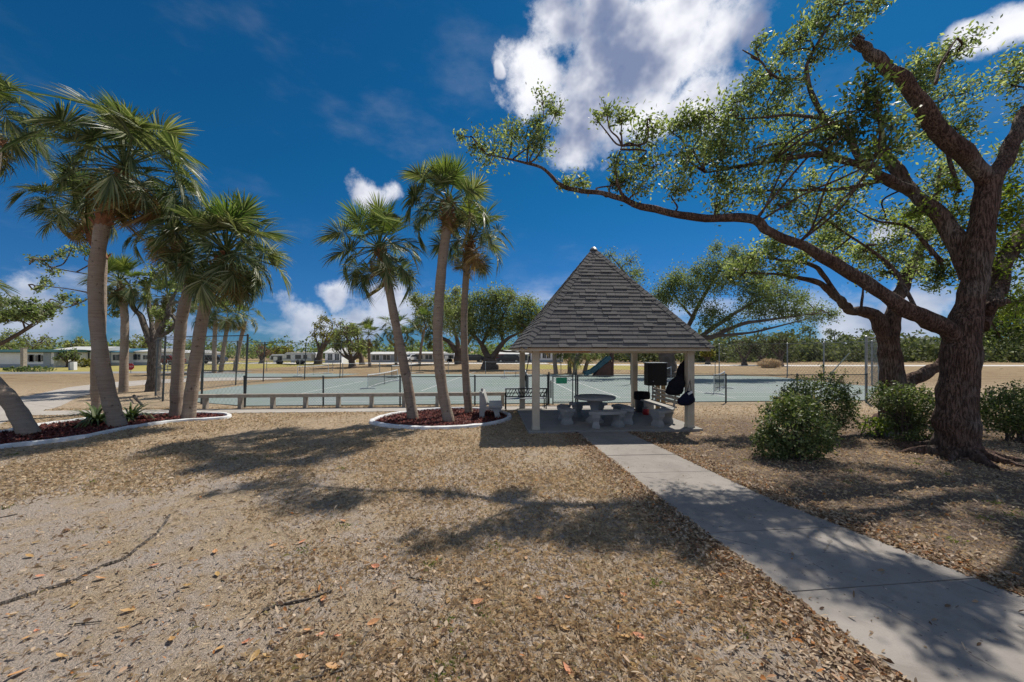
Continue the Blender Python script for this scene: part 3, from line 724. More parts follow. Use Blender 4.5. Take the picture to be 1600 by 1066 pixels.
# ------------------------------------------------------------------ the big oak on the right
def pxc(rows, D, n, jd=0.5, seed=0):
    r_ = np.random.default_rng(seed); o = []
    for row in rows:
        x, y, r = row[:3]; d = (row[3] if len(row) > 3 else D)+r_.uniform(-jd, jd)
        p = P(x, y, d); rad = r/FPX*d
        o.append(((p.x, p.y, p.z), rad, int(n*1.55*(rad/0.45)**2)))
    return o
T = px_line([(1496, 716, 7.75, .47), (1496, 702, 7.75, .385), (1494, 665, 7.75, .325), (1495, 610, 7.75, .30), (1502, 545, 7.75, .27), (1513, 485, 7.75, .23), (1524, 430, 7.75, .21), (1536, 340, 7.75, .195), (1546, 280, 7.75, .195)])
T[0] = (T[0][0], T[0][1], -0.05, T[0][3])
LB = [
 [(1546, 290, 7.75, .205), (1500, 238, 7.65, .195), (1445, 170, 7.55, .18), (1400, 118, 7.5, .16), (1362, 84, 7.45, .135), (1341, 68, 7.4, .11)],
 [(1546, 292, 7.75, .21), (1576, 232, 7.9, .18), (1612, 168, 8.0, .16), (1660, 90, 8.2, .12), (1730, 10, 8.4, .06)],
 [(1508, 540, 7.75, .25), (1466, 506, 7.72, .215), (1402, 476, 7.7, .175), (1340, 432, 7.7, .155), (1270, 394, 7.7, .135), (1205, 362, 7.7, .12), (1170, 343, 7.7, .11), (1092, 339, 7.8, .10), (1012, 326, 8.0, .09), (960, 306, 8.3, .078), (902, 298, 8.8, .065), (872, 286, 9.0, .056), (846, 262, 9.3, .046), (800, 250, 9.7, .032), (757, 240, 10.0, .016)],
 [(1520, 430, 7.8, .24), (1490, 366, 8.1, .21), (1438, 312, 8.5, .18), (1410, 280, 8.8, .16), (1385, 244, 9.1, .13), (1365, 215, 9.3, .06)],
 [(1425, 300, 8.55, .14), (1380, 276, 8.5, .125), (1344, 259, 8.45, .11), (1295, 244, 8.4, .085), (1250, 244, 8.35, .07), (1164, 259, 8.3, .05), (1102, 270, 8.3, .02)],
 [(1350, 262, 8.45, .10), (1338, 240, 8.5, .085), (1325, 210, 8.55, .085), (1288, 184, 8.6, .075), (1266, 139, 8.65, .065), (1261, 101, 8.7, .055), (1280, 64, 8.8, .045), (1310, 19, 8.9, .03), (1330, -15, 9, .015)],
 [(1261, 124, 8.67, .045), (1213, 121, 8.6, .035), (1186, 94, 8.55, .025), (1160, 78, 8.5, .012)],
 [(1290, 186, 8.6, .055), (1243, 180, 8.5, .045), (1200, 183, 8.45, .035), (1152, 186, 8.4, .015)],
 [(1385, 280, 8.6, .075), (1340, 291, 8.7, .06), (1288, 297, 8.75, .05), (1194, 298, 8.8, .035), (1150, 305, 8.8, .015)],
 [(1308, 246, 8.4, .065), (1269, 226, 8.5, .055), (1213, 225, 8.6, .04), (1175, 234, 8.6, .02)],
 [(990, 322, 8.05, .06), (968, 296, 8.0, .045), (962, 262, 7.95, .03), (972, 228, 7.9, .015)],
 [(1525, 510, 7.9, .26), (1566, 424, 8.3, .23), (1620, 330, 8.7, .18), (1690, 240, 9.0, .1), (1740, 180, 9.2, .05)],
 [(1538, 486, 7.8, .15), (1560, 474, 7.6, .11), (1578, 470, 7.5, .07)],
 [(1472, 410, 8.3, .06), (1420, 356, 8.6, .045), (1370, 345, 8.8, .03), (1330, 325, 9, .015)],
 [(1440, 500, 7.8, .05), (1395, 420, 8.4, .04), (1330, 370, 8.8, .03), (1270, 330, 9, .014)],
 [(1462, 130, 7.7, .045), (1470, 100, 8.0, .03), (1495, 60, 8.3, .015)],
 [(1385, 250, 9.05, .07), (1375, 190, 9.2, .05), (1365, 140, 9.3, .02)],
 [(1500, 300, 8.3, .06), (1478, 230, 8.6, .045), (1465, 160, 8.8, .02)],
]
LB = [px_line([(x, y, D, r*0.76) for (x, y, D, r) in l]) for l in LB]
A = pxc([(742, 226, 24, 10), (772, 238, 34, 10), (800, 214, 30, 9.8), (848, 160, 26, 9.6), (842, 200, 26, 9.5), (835, 232, 34, 9.4), (868, 178, 18, 9.4), (884, 288, 18, 9), (905, 285, 22, 8.8), (720, 212, 14, 10)], 9.6, 250, 0.3, 1)
A += pxc([(948, 178, 20), (972, 190, 28), (1000, 228, 34), (962, 262, 24), (1022, 262, 38), (1050, 208, 34), (1072, 250, 40), (1058, 298, 30), (1000, 290, 24), (935, 190, 14), (1020, 200, 24)], 8.1, 235, 0.4, 2)
A += pxc([(1108, 178, 40), (1132, 222, 46), (1098, 240, 40), (1160, 200, 44), (1172, 258, 46), (1150, 160, 30), (1120, 280, 36), (1085, 185, 30)], 8.4, 225, 0.5, 3)
A += pxc([(1222, 82, 26), (1250, 58, 34), (1282, 34, 36), (1312, 62, 30), (1334, 20, 32), (1375, 4, 20), (1204, 112, 28), (1232, 132, 34), (1180, 78, 22), (1270, 95, 28), (1300, 5, 30)], 8.7, 230, 0.4, 4)
A += pxc([(1200, 170, 38), (1240, 202, 42), (1290, 192, 34), (1232, 240, 40), (1290, 238, 34), (1192, 300, 40), (1142, 302, 38), (1120, 322, 24), (1222, 322, 40), (1262, 290, 36), (1180, 140, 30)], 8.6, 225, 0.5, 5)
A += pxc([(1382, 236, 38, 6.0), (1332, 302, 40), (1282, 332, 40), (1312, 352, 40), (1372, 342, 34), (1432, 352, 38), (1442, 402, 38), (1402, 382, 34), (1352, 392, 34), (1462, 292, 38), (1250, 350, 30), (1300, 400, 26)], 9.0, 200, 0.5, 6)
A += pxc([(1396, 200, 34, 5.9), (1360, 250, 30, 6.2), (1430, 122, 38), (1470, 102, 44), (1500, 82, 34), (1492, 150, 40), (1452, 202, 38), (1482, 222, 38), (1440, 160, 30), (1500, 200, 30)], 8.8, 235, 0.4, 7)
A += pxc([(1580, 132, 34), (1596, 110, 40), (1604, 180, 30), (1580, 250, 36), (1620, 240, 40), (1500, 330, 36), (1480, 360, 34)], 8.6, 215, 0.3, 8)
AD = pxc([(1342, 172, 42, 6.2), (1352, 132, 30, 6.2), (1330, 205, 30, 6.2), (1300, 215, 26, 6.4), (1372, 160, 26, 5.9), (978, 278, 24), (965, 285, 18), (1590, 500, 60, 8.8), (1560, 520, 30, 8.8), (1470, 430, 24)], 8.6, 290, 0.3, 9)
AN = pxc([(1560, 292, 34), (1582, 332, 42), (1592, 402, 42), (1572, 352, 38), (1558, 442, 38), (1590, 470, 46), (1540, 412, 18), (1548, 388, 18), (1485, 292, 20), (1385, 250, 22), (1360, 230, 20), (1210, 245, 22), (1500, 430, 16), (1430, 330, 24), (1575, 300, 30)], 8.2, 210, 0.3, 10)
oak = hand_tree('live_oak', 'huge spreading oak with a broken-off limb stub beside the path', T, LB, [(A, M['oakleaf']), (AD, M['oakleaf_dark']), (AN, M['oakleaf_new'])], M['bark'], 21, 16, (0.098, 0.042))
rgr = np.random.default_rng(3)
for an in (-2.6, -1.9, -1.2, -0.5, 0.4, 2.9, 2.2):
    ln = rgr.uniform(.45, .85); c_, s_ = cos(an), sin(an); mb = MB()
    noisy_tube(mb, [(c_*.18, s_*.18, .32, .09), (c_*.33, s_*.33, .12, .10), (c_*(.45+ln*.45), s_*(.45+ln*.45), .03, .075), (c_*(.45+ln), s_*(.45+ln), -.03, .03)], 9, rgr, .14)
    mb.build('root', M['bark'], oak, True)
# the torn end of the broken limb
e = P(1341, 68, 7.4); rr = random.Random(5); mb = MB()
base_inv = Vector((-T[0][0], -T[0][1], 0)); e = e+base_inv
dv = (P(1341, 68, 7.4)-P(1362, 84, 7.45)).normalized(); Rm = dv.to_track_quat('Z', 'Y').to_matrix()
for k in range(22):
    a = rr.uniform(0, 6.28); r = rr.uniform(0.0, 0.105); b = e+Rm @ Vector((cos(a)*r, sin(a)*r, -0.05))
    mb.bar(b, b+dv*rr.uniform(0.07, 0.20)+Vector((rr.uniform(-.02, .02),)*3), 0.035, 0.03)
e2 = P(1378, 86, 7.4)+base_inv
for k in range(0): mb.bar(e2+Vector((rr.uniform(-.1, .1), 0, rr.uniform(-.03, .03))), e2+Vector((rr.uniform(-.12, .08), 0, rr.uniform(.1, .24))), 0.04, 0.035)
mb.build('broken_end', M['bark'], oak)

# second oak behind it
T2 = px_line([(1402, 668, 11.3, .62), (1400, 650, 11.3, .43), (1396, 610, 11.3, .31), (1391, 560, 11.3, .27), (1387, 525, 11.3, .265)])
T2[0] = (T2[0][0], T2[0][1], -0.05, T2[0][3])
L2 = [[(1384, 530, 11.3, .26), (1366, 494, 11.3, .22), (1330, 484, 11.3, .165), (1315, 473, 11.3, .15), (1293, 452, 11.3, .13), (1272, 440, 11.3, .10), (1230, 430, 11.3, .06), (1164, 426, 11.3, .02)],
      [(1312, 468, 11.3, .10), (1288, 431, 11.4, .085), (1263, 412, 11.5, .07), (1230, 408, 11.6, .045), (1190, 402, 11.7, .02)],
      [(1388, 530, 11.3, .28), (1400, 480, 11.35, .235), (1412, 440, 11.5, .20), (1440, 390, 11.8, .16), (1460, 320, 12, .1), (1470, 260, 12.2, .04)],
      [(1405, 604, 11.3, .27), (1440, 586, 11.3, .23), (1478, 562, 11.4, .21), (1530, 520, 11.6, .18), (1600, 470, 11.8, .12), (1660, 420, 12, .05)],
      [(1345, 487, 11.3, .05), (1348, 460, 11.3, .04), (1350, 430, 11.4, .015)],
      [(1412, 440, 11.5, .12), (1370, 400, 11.9, .08), (1320, 380, 12.2, .05), (1270, 370, 12.5, .02)]]
B2 = pxc([(1200, 402, 32), (1232, 418, 26), (1180, 428, 22), (1150, 424, 22), (1215, 386, 24), (1252, 400, 22), (1175, 405, 24), (1140, 438, 16)], 11.5, 260, 0.4, 31)
B2 += pxc([(1310, 372, 30), (1360, 405, 30), (1350, 440, 20), (1400, 400, 32), (1450, 330, 36), (1480, 270, 36), (1440, 420, 30), (1560, 500, 40), (1610, 470, 40), (1420, 350, 30), (1380, 430, 18), (1280, 380, 24), (1460, 440, 20)], 12, 230, 0.5, 32)
hand_tree('live_oak', 'smaller forked oak behind the huge oak with a low sweeping limb', T2, [px_line([(x, y, D, r*0.76) for (x, y, D, r) in l]) for l in L2], [(B2, M['oakleaf'])], M['bark'], 22, 14, (0.11, 0.048))

# oak beyond the court, to the right of the gazebo roof
T3 = px_line([(1046, 589, 31, .95), (1044, 578, 31, .72), (1042, 560, 31, .62), (1040, 545, 31, .6)])
T3[0] = (T3[0][0], T3[0][1], -0.05, T3[0][3])
L3 = [[(1042, 555, 31, .42), (1075, 535, 30.5, .34), (1112, 526, 30, .27), (1160, 507, 30, .2), (1220, 497, 30, .12), (1292, 488, 30, .03)],
      [(1090, 530, 30.2, .25), (1125, 505, 30, .2), (1165, 480, 30, .13), (1215, 456, 30, .04)],
      [(1050, 548, 31, .36), (1078, 505, 31.5, .26), (1100, 462, 31.5, .19), (1125, 420, 31.5, .1), (1146, 392, 31.5, .03)],
      [(1040, 548, 31, .4), (1025, 510, 31.5, .3), (1000, 460, 32, .2), (975, 425, 32, .1), (955, 400, 32, .03)],
      [(1084, 498, 31.5, .16), (1060, 470, 32, .1), (1045, 445, 32, .03)],
      [(1112, 526, 30, .18), (1170, 520, 29.5, .13), (1225, 508, 29, .07), (1265, 497, 29, .03)],
      [(1036, 550, 31, .38), (985, 530, 30.5, .26), (930, 515, 30.5, .16), (880, 495, 31, .05)]]
B3 = pxc([(952, 402, 14), (968, 415, 14), (985, 408, 12), (978, 430, 18), (995, 425, 14), (990, 450, 18), (1010, 470, 16)], 32, 70, 0.8, 41)
B3 += pxc([(1050, 445, 24), (1075, 468, 22), (1040, 468, 18), (1100, 442, 22), (1120, 412, 20), (1146, 420, 22), (1150, 396, 14), (1130, 450, 22), (1182, 462, 26), (1212, 472, 26), (1242, 482, 22), (1272, 490, 18), (1298, 492, 12), (1205, 442, 18), (1170, 482, 22), (1112, 488, 18), (1232, 458, 18), (1140, 500, 16), (1060, 440, 18), (1085, 425, 16), (1030, 460, 14), (1165, 445, 20), (1120, 390, 12), (1250, 470, 14), (1160, 410, 16), (1105, 505, 16), (1190, 490, 18), (1075, 445, 16), (1220, 490, 14)], 30.6, 150, 1.0, 42)
hand_tree('live_oak', 'dark limbed oak rising behind the right slope of the gazebo roof', T3, [px_line([(x, y, D, r*0.75) for (x, y, D, r) in l]) for l in L3], [(B3, M['farleaf'])], M['bark_far'], 23, 10, (0.17, 0.08), twr=0.030, spread=0.72)

# grey, half-bare oak by the tall fence on the left
T5 = px_line([(238, 611, 20.0, .34), (240, 590, 20, .28), (241, 560, 20, .265), (243, 535, 20, .26)])
T5[0] = (T5[0][0], T5[0][1], -0.05, T5[0][3])
L5 = [[(240, 545, 20, .24), (222, 500, 20, .2), (207, 478, 20, .16), (206, 455, 20, .12), (190, 430, 20.3, .05)],
      [(243, 540, 20, .24), (258, 500, 20, .18), (268, 470, 20.2, .13), (285, 440, 20.5, .05)],
      [(242, 540, 20, .2), (236, 500, 20.2, .15), (232, 460, 20.4, .1), (238, 425, 20.6, .03)],
      [(250, 528, 20, .16), (275, 505, 19.8, .13), (262, 480, 19.8, .1), (300, 465, 19.8, .06), (345, 440, 20, .03), (380, 420, 20, .015)],
      [(206, 470, 20, .1), (160, 462, 19.7, .07), (110, 452, 19.4, .045), (45, 445, 19, .02)],
      [(150, 461, 19.7, .045), (105, 480, 19.5, .03), (70, 470, 19.3, .012)],
      [(206, 456, 20, .08), (150, 432, 19.6, .05), (90, 420, 19.2, .03), (52, 405, 19, .012)],
      [(300, 462, 19.8, .05), (350, 470, 20, .035), (395, 440, 20.2, .015)]]
B5 = pxc([(95, 398, 10), (70, 407, 12), (55, 406, 9), (85, 425, 10), (75, 440, 9), (60, 450, 9), (100, 468, 12), (120, 472, 10), (110, 392, 10), (135, 395, 14), (240, 425, 20), (225, 440, 16), (262, 420, 16), (290, 440, 22), (330, 445, 22), (360, 430, 22), (380, 425, 16), (395, 445, 14), (340, 470, 16), (245, 495, 16), (265, 510, 14), (180, 490, 10), (372, 460, 14), (310, 470, 16), (175, 470, 9)], 19.8, 120, 0.4, 51)
hand_tree('live_oak', 'grey half-bare oak with forked limbs beside the left end of the tall fence', T5, [px_line([(x, y, D, r*0.68) for (x, y, D, r) in l]) for l in L5], [(B5, M['oakleaf'])], M['bark_grey'], 24, 12, (0.16, 0.075), twr=0.022)

# ------------------------------------------------------------------ generic far trees
def crown_tree(name, label, bx, by, cx, cy, rx, ry, seed, lm, nclump=34, nleaf=42, tr=0.35, bark=None, forks=5, leaf=None, group=None, D=None):
    """tree at photo point (bx,by) on the ground, crown ellipse round (cx,cy)"""
    rng = np.random.default_rng(seed); b = G(bx, by) if D is None else P(bx, by, D); D = b.y
    k = D/FPX; c = P(cx, cy, D); RX, RZ = rx*k, ry*k
    b.z = 0
    trunk = [(b.x, b.y, -0.05, tr*1.4), (b.x+(c.x-b.x)*0.1, b.y, 0.25*(c.z-RZ*0.6), tr), (b.x+(c.x-b.x)*0.25, b.y, max(0.5, 0.55*(c.z-RZ*0.5)), tr*0.9)]
    limbs = []; st = trunk[-1]
    for i in range(forks):
        a = 2*pi*i/forks+rng.uniform(-.4, .4); e = np.array((c.x+cos(a)*RX*0.7, c.y+sin(a)*RX*0.6, c.z+RZ*rng.uniform(-0.2, 0.75)))
        m = np.array(st[:3])*0.5+e*0.5+np.array((0, 0, -0.1*RZ))
        limbs.append([(*st[:3], tr*0.6), (*m, tr*0.35), (*e, tr*0.06)])
    cl = []
    for i in range(nclump):
        d = unit(1, rng)[0]; q = rng.uniform(0.35, 1.0)**0.6
        if d[2] < -0.35: d[2] *= 0.45
        p = (c.x+d[0]*RX*q, c.y+d[1]*RX*q*0.8, c.z+d[2]*RZ*q*(0.85 if d[2] < 0 else 1))
        r = 0.28*min(RX, RZ*1.4)*rng.uniform(0.6, 1.25); cl.append((p, r, int(nleaf*rng.uniform(0.6, 1.4))))
    lf = leaf or (0.0052*D+0.05, 0.0025*D+0.025)
    root = hand_tree(name, label, trunk, limbs, [(cl, lm)], bark or M['bark_far'], seed, 8, lf, twr=0.004*D**0.5+0.01, spread=0.7)
    if group: root['group'] = group
    return root
FT = 'trees behind the courts'
# broad V-trunk oak in the middle distance
T4 = px_line([(765, 577, 43.5, 1.1), (765, 568, 43.5, .8), (766, 558, 43.5, .72)]); T4[0] = (T4[0][0], T4[0][1], -0.05, T4[0][3])
L4 = [[(764, 562, 43.5, .5), (754, 542, 43.5, .38), (748, 532, 43, .28), (730, 515, 43, .15), (712, 495, 43, .04)],
      [(767, 562, 43.5, .5), (780, 544, 43.5, .36), (792, 530, 43.5, .26), (812, 520, 43, .14), (838, 505, 43, .04)],
      [(752, 540, 43.5, .3), (765, 515, 44, .2), (770, 480, 44, .06)],
      [(786, 537, 43.5, .26), (782, 505, 44, .16), (795, 475, 44, .05)],
      [(779, 548, 43.5, .18), (800, 550, 42.5, .12), (830, 551, 42, .03)]]
B4 = pxc([(720, 500, 20), (735, 480, 18), (750, 500, 20), (755, 470, 16), (775, 462, 16), (770, 490, 20), (790, 475, 18), (795, 500, 22), (812, 490, 18), (825, 475, 14), (830, 500, 18), (842, 490, 14), (815, 515, 16), (760, 520, 16), (740, 520, 16), (780, 515, 18), (800, 465, 10), (792, 458, 8), (725, 520, 12), (835, 515, 12), (705, 490, 14), (850, 500, 12)], 43.5, 100, 1.2, 61)
hand_tree('live_oak', 'broad oak with a V-shaped trunk in the middle distance, left of the gazebo', T4, [px_line([(x, y, D, r*0.8) for (x, y, D, r) in l]) for l in L4], [(B4, M['farleaf'])], M['bark_far'], 25, 9, (0.24, 0.12), twr=0.045, spread=0.75)
T6 = px_line([(717, 568, 60, .8), (716, 558, 60, .65), (718, 550, 60, .6)]); T6[0] = (T6[0][0], T6[0][1], -0.05, T6[0][3])
L6 = [[(717, 556, 60, .5), (705, 538, 60, .35), (690, 528, 60, .25), (665, 515, 60, .05)], [(718, 553, 60, .45), (712, 525, 60, .3), (700, 490, 60, .06)], [(718, 553, 60, .45), (730, 535, 60, .3), (745, 520, 60, .06)]]
B6 = pxc([(650, 470, 12), (665, 480, 14), (685, 468, 16), (700, 480, 18), (715, 465, 14), (660, 500, 12), (648, 510, 10), (680, 500, 16), (700, 510, 14), (668, 525, 8), (720, 490, 16), (735, 500, 14), (712, 455, 8), (655, 490, 8), (672, 540, 6)], 60, 60, 1.5, 62)
hand_tree('live_oak', 'thin airy oak behind the central palm trunks, its branches leaning left', T6, [px_line(l) for l in L6], [(B6, M['farleaf'])], M['bark_far'], 26, 8, (0.32, 0.16), twr=0.05, spread=0.75)

crown_tree('broadleaf_tree', 'yellow flowering tree left of the far palm row', 497, 569, 511, 520, 26, 28, 71, M['farleaf_yellow'], 30, 36, 0.5, group=FT)
crown_tree('broadleaf_tree', 'dark bushy palm-like tree in front of the far palm row', 551, 575, 545, 538, 30, 30, 72, M['farleaf'], 46, 46, 0.4, group=FT)
crown_tree('broadleaf_tree', 'dark taller tree behind the yellow flowering tree', 566, 570, 545, 518, 20, 16, 73, M['farleaf'], 26, 36, 0.35, group=FT)
crown_tree('broadleaf_tree', 'bare reddish-brown tree near the parked campers', 408, 568, 410, 552, 14, 12, 74, M['farleaf_brown'], 16, 16, 0.3, group=FT)
crown_tree('broadleaf_tree', 'pale green rounded tree above the parked campers', 442, 566, 440, 550, 18, 11, 75, M['farleaf_yellow'], 22, 30, 0.3, group=FT, D=90)
crown_tree('broadleaf_tree', 'olive tree behind the roof of the leftmost mobile home', 35, 566, 35, 538, 46, 18, 76, M['farleaf'], 40, 40, 0.4, group=FT, D=75)
crown_tree('broadleaf_tree', 'round dark green tree behind the second mobile home', 118, 566, 119, 541, 16, 12, 77, M['farleaf'], 24, 40, 0.4, group=FT, D=78)
crown_tree('broadleaf_tree', 'green tree behind the mobile home near the stop sign', 212, 566, 214, 540, 24, 14, 78, M['farleaf'], 26, 40, 0.4, group=FT, D=80)
crown_tree('broadleaf_tree', 'dark tree crown reaching in from the left edge above the mobile home', -30, 600, 8, 488, 72, 26, 79, M['farleaf'], 64, 110, 0.16, D=22, leaf=(0.19, 0.09), forks=7)
crown_tree('broadleaf_tree', 'small spiky bush tree in front of the leftmost mobile homes', 106, 574, 108, 558, 17, 12, 80, M['farleaf'], 26, 30, 0.2, group=FT)
RT = 'trees along the far right road'
for i, (bx, by, cx, cy, rx, ry, lm, lab) in enumerate([
        (1106, 569, 1105, 552, 12, 9, 'farleaf_yellow', 'small yellow-green tree just right of the gazebo eave'),
        (1163, 571, 1162, 548, 22, 20, 'wood_leaf', 'tree with several slim stems beside the far road'),
        (1188, 571, 1190, 543, 20, 22, 'wood_leaf', 'taller grey-green tree at the edge of the far road'),
        (1219, 572, 1218, 540, 15, 18, 'wood_leaf', 'rightmost tree of the far roadside group with reddish trunk')]):
    crown_tree('broadleaf_tree', lab, bx, by, cx, cy, rx, ry, 90+i, M[lm], 28, 34, 0.35, group=RT)

# the wood on the skyline: one mass
def wood(name, x0, x1, y0, y1, h0, h1, n, seed, mat, per=60):
    rng = np.random.default_rng(seed); cs = []; mbt = MB()
    for i in range(n):
        x = rng.uniform(x0, x1); y = rng.uniform(y0, y1); h = rng.uniform(h0, h1); r = rng.uniform(1.2, 2.8)
        m = int(per*r/2); d = unit(m, rng)*rng.uniform(0.45, 1, m)[:, None]**0.5
        c = np.array((x, y, h*0.48))+d*np.array((r, r, h*0.52)); c[:, 2] = np.abs(c[:, 2]); cs.append(c)
    c = np.concatenate(cs); o = link(name, mesh_np(name, leaf_faces(c, rng, 0.75, 0.45, 0.1), 4), None, mat)
    return tag(o, kind='stuff')
w1 = wood('distant_wood', 20, 190, 68, 92, 2.6, 6.4, 620, 5, M['wood_leaf'], 110); tag(w1, 'grey-green scrub wood along the skyline behind the right road', 'wood')
w2 = wood('distant_wood', -190, -10, 96, 120, 2.5, 6.5, 320, 6, M['farleaf'], 70); tag(w2, 'low dark band of trees behind the mobile homes', 'wood')
w3 = wood('distant_wood', -10, 30, 92, 116, 2.0, 5.0, 110, 7, M['farleaf'], 70); tag(w3, 'low trees behind the houses seen through the gazebo', 'wood')
# a few slim pines standing above the wood
for i in range(14):
    rng = np.random.default_rng(700+i); x = 48+i*9.5+rng.uniform(-3, 3); y = 84+rng.uniform(-4, 8); h = rng.uniform(6.0, 8.2)
    root = thing('pine_tree', 'slim dark pine standing above the skyline wood behind the right road', 'tree', (x, y, 0), 0, 'pines above the skyline wood')
    mb = MB(); mb.tube([(0, 0, 0), (0.1, 0, h*0.5), (rng.uniform(-.4, .4), 0, h*0.95)], [0.22, 0.16, 0.05], 6); mb.build('trunk', M['bark_far'], root, True)
    cs = np.concatenate([np.array((rng.uniform(-1.4, 1.4), rng.uniform(-1, 1), h*rng.uniform(0.72, 1.0)))+rng.normal(size=(38, 3))*np.array((0.6, 0.6, 0.28)) for _ in range(7)])
    link('foliage', mesh_np('foliage', leaf_faces(cs, rng, 0.5, 0.25), 4), root, M['wood_leaf'])

# ------------------------------------------------------------------ shrubs
def shrub(name, label, c, lumps, n, seed, lm, leaf=(0.075, 0.032), stems=9, extra=None):
    """lumps: (dx,dy,z,rx,ry,rz) round the base c"""
    rng = np.random.default_rng(seed); root = thing(name, label, 'shrub', (c[0], c[1], 0)); cs = []; tw = MB()
    for (dx, dy, z, rx, ry, rz) in lumps:
        m = int(n*rx*rz); d = unit(m, rng); q = rng.uniform(0.25, 1.0, m)**0.45
        bumpy = 1+0.16*np.sin(d[:, 0]*7+dx*5)*np.cos(d[:, 2]*6+dy)+0.10*np.sin(d[:, 1]*11+z*7)+rng.normal(size=m)*0.05
        p = np.array((dx, dy, z))+d*(q*bumpy)[:, None]*np.array((rx, ry, rz)); p = p[p[:, 2] > 0.02]; cs.append(p)
        for k in range(stems):
            e = np.array((dx, dy, z))+unit(1, rng)[0]*np.array((rx, ry, rz))*0.95; e[2] = max(e[2], 0.15)
            s = (rng.normal()*0.12, rng.normal()*0.10, -0.02); mid = (np.array(s)+e)/2+np.array((0, 0, 0.12))
            q2 = smooth_line([(*s, .017), (*mid, .011), (*e, .004)], 3); tw.tube([a[:3] for a in q2], [a[3] for a in q2], 5, False)
    for k in range(26 if len(lumps) > 1 else 4):          # uneven shoots standing out of the mass
        (dx, dy, z, rx, ry, rz) = lumps[k % len(lumps)]; d0 = unit(1, rng)[0]; d0[2] = abs(d0[2])*1.3+.15; d0 /= np.linalg.norm(d0)
        a0 = np.array((dx, dy, z))+d0*np.array((rx, ry, rz))*.8; ln = rng.uniform(.12, .38)*max(.35, min(1.0, rz*1.5)); e = a0+(d0*.6+np.array((0, 0, .6)))*ln
        tw.tube([a0, (a0+e)/2+rng.normal(size=3)*.02, e], [.006, .005, .002], 4, False)
        tt = rng.uniform(.1, 1.05, 22)[:, None]; cs.append(a0+(e-a0)*tt+rng.normal(size=(22, 3))*.032)
    tw.build('stem', M['bark_far'], root, True)
    link('foliage', mesh_np('foliage', leaf_faces(np.concatenate(cs), rng, *leaf), 4), root, lm)
    if extra is not None:
        e = np.array(extra[0])+rng.normal(size=(extra[2], 3))*np.array(extra[1]); link('new_growth', mesh_np('new_growth', leaf_faces(e[e[:, 2] > 0.02], rng, *leaf), 4), root, M['shrub_new'])
    return root
b = G(1240, 716); shrub('shrub', 'front rounded shrub right of the path with pale glossy leaf tips', b, [(0, 0, .58, .66, .60, .62), (-.48, -.05, .30, .36, .36, .34), (.45, .05, .42, .40, .40, .42), (.1, .1, .95, .45, .42, .32)], 9500, 81, M['shrub'])
b = G(1280, 682); shrub('shrub', 'taller shrub just behind the front shrub, nearer the court fence', b, [(0, 0, .85, .82, .65, .72), (.52, .1, .65, .42, .45, .55), (-.6, 0, .7, .5, .5, .6)], 7500, 82, M['shrub'])
b = G(1416, 690); shrub('shrub', 'flat topped dark shrub in front of the smaller forked oak', b, [(0, 0, .98, .62, .55, .36), (-.35, 0, 1.02, .45, .4, .3), (.35, .05, .75, .4, .4, .45), (0, 0, .55, .45, .4, .4)], 6500, 83, M['shrub'], stems=14)
b = G(1590, 690); shrub('shrub', 'dark rounded shrub at the right edge of the photo', b, [(0, 0, .72, .72, .6, .62), (-.45, 0, .66, .42, .45, .5), (.6, 0, .7, .6, .6, .6)], 7500, 84, M['shrub'], extra=((-.75, 0, .85), (.12, .2, .2), 160))
b = G(1365, 684); shrub('shrub', 'bright lime-green low sprouts beside the smaller forked oak', b, [(0, 0, .22, .34, .28, .2), (.35, .1, .2, .25, .25, .18)], 4200, 85, M['shrub_new'], (0.07, 0.035), 6)
b = G(1448, 700); shrub('shrub', 'small leafy suckers at the foot of the huge oak', b, [(0, 0, .16, .26, .2, .16), (.42, -.02, .32, .2, .14, .22), (-.3, .1, .12, .22, .2, .12)], 3400, 86, M['shrub'], (0.07, 0.035), 6)
b = G(1510, 600); shrub('shrub', 'brown dry grass clump beside the far right road', (32, 47, 0), [(0, 0, .5, 1.4, .8, .6)], 1500, 87, M['straw'], (0.5, 0.05), 6)
b = G(128, 574); shrub('shrub', 'yellow-brown low hedge bush before the second mobile home', b, [(0, 0, .5, 1.1, .6, .5), (1.2, .2, .5, .9, .5, .5)], 700, 88, M['farleaf_yellow'], (0.22, 0.1), 6)
b = G(55, 581); shrub('shrub', 'low flat hedge beside the wooden post on the left lawn', b, [(0, 0, .25, 2.0, .6, .28), (-2.2, 0, .2, 1.2, .5, .2)], 800, 89, M['farleaf'], (0.2, 0.09), 6)

# strap-leaved clump in the left bed
def strap_plant(name, label, c, n, L, seed):
    rng = np.random.default_rng(seed); root = thing(name, label, 'plant', (c[0], c[1], 0.03))
    for i in range(n):
        az = rng.uniform(0, 2*pi); el = rng.uniform(0.5, 1.35); ln = L*rng.uniform(0.6, 1.1); mb = MB(); k = 0
        d = Vector((cos(az), sin(az), 0)); w = Vector((-sin(az), cos(az), 0)); p = d*0.06; hd = el
        for s in range(6):
            t = s/5; wd = 0.034*(1-t)**0.6+0.002
            mb.v += [p-w*wd, p+w*wd]; p = p+(d*cos(hd)+Vector((0, 0, sin(hd))))*ln/5; hd -= 0.34
            p.z = max(p.z, 0.01)
            if s: mb.f.append((2*s-2, 2*s-1, 2*s+1, 2*s))
        link('leaf', mesh_from('leaf', mb.v, mb.f), root, M['strap'])
M['strap'] = mat_leaf('strap_leaf', [(0, (0.03, 0.055, 0.02)), (0.5, (0.07, 0.11, 0.035)), (1, (0.20, 0.22, 0.10))], 0.35, 0.25, 0.5, 0.3)
strap_plant('lily_clump', 'dark strap-leaved clump left of the front leaning trunk in the left bed', G(150, 664), 76, 1.05, 5)
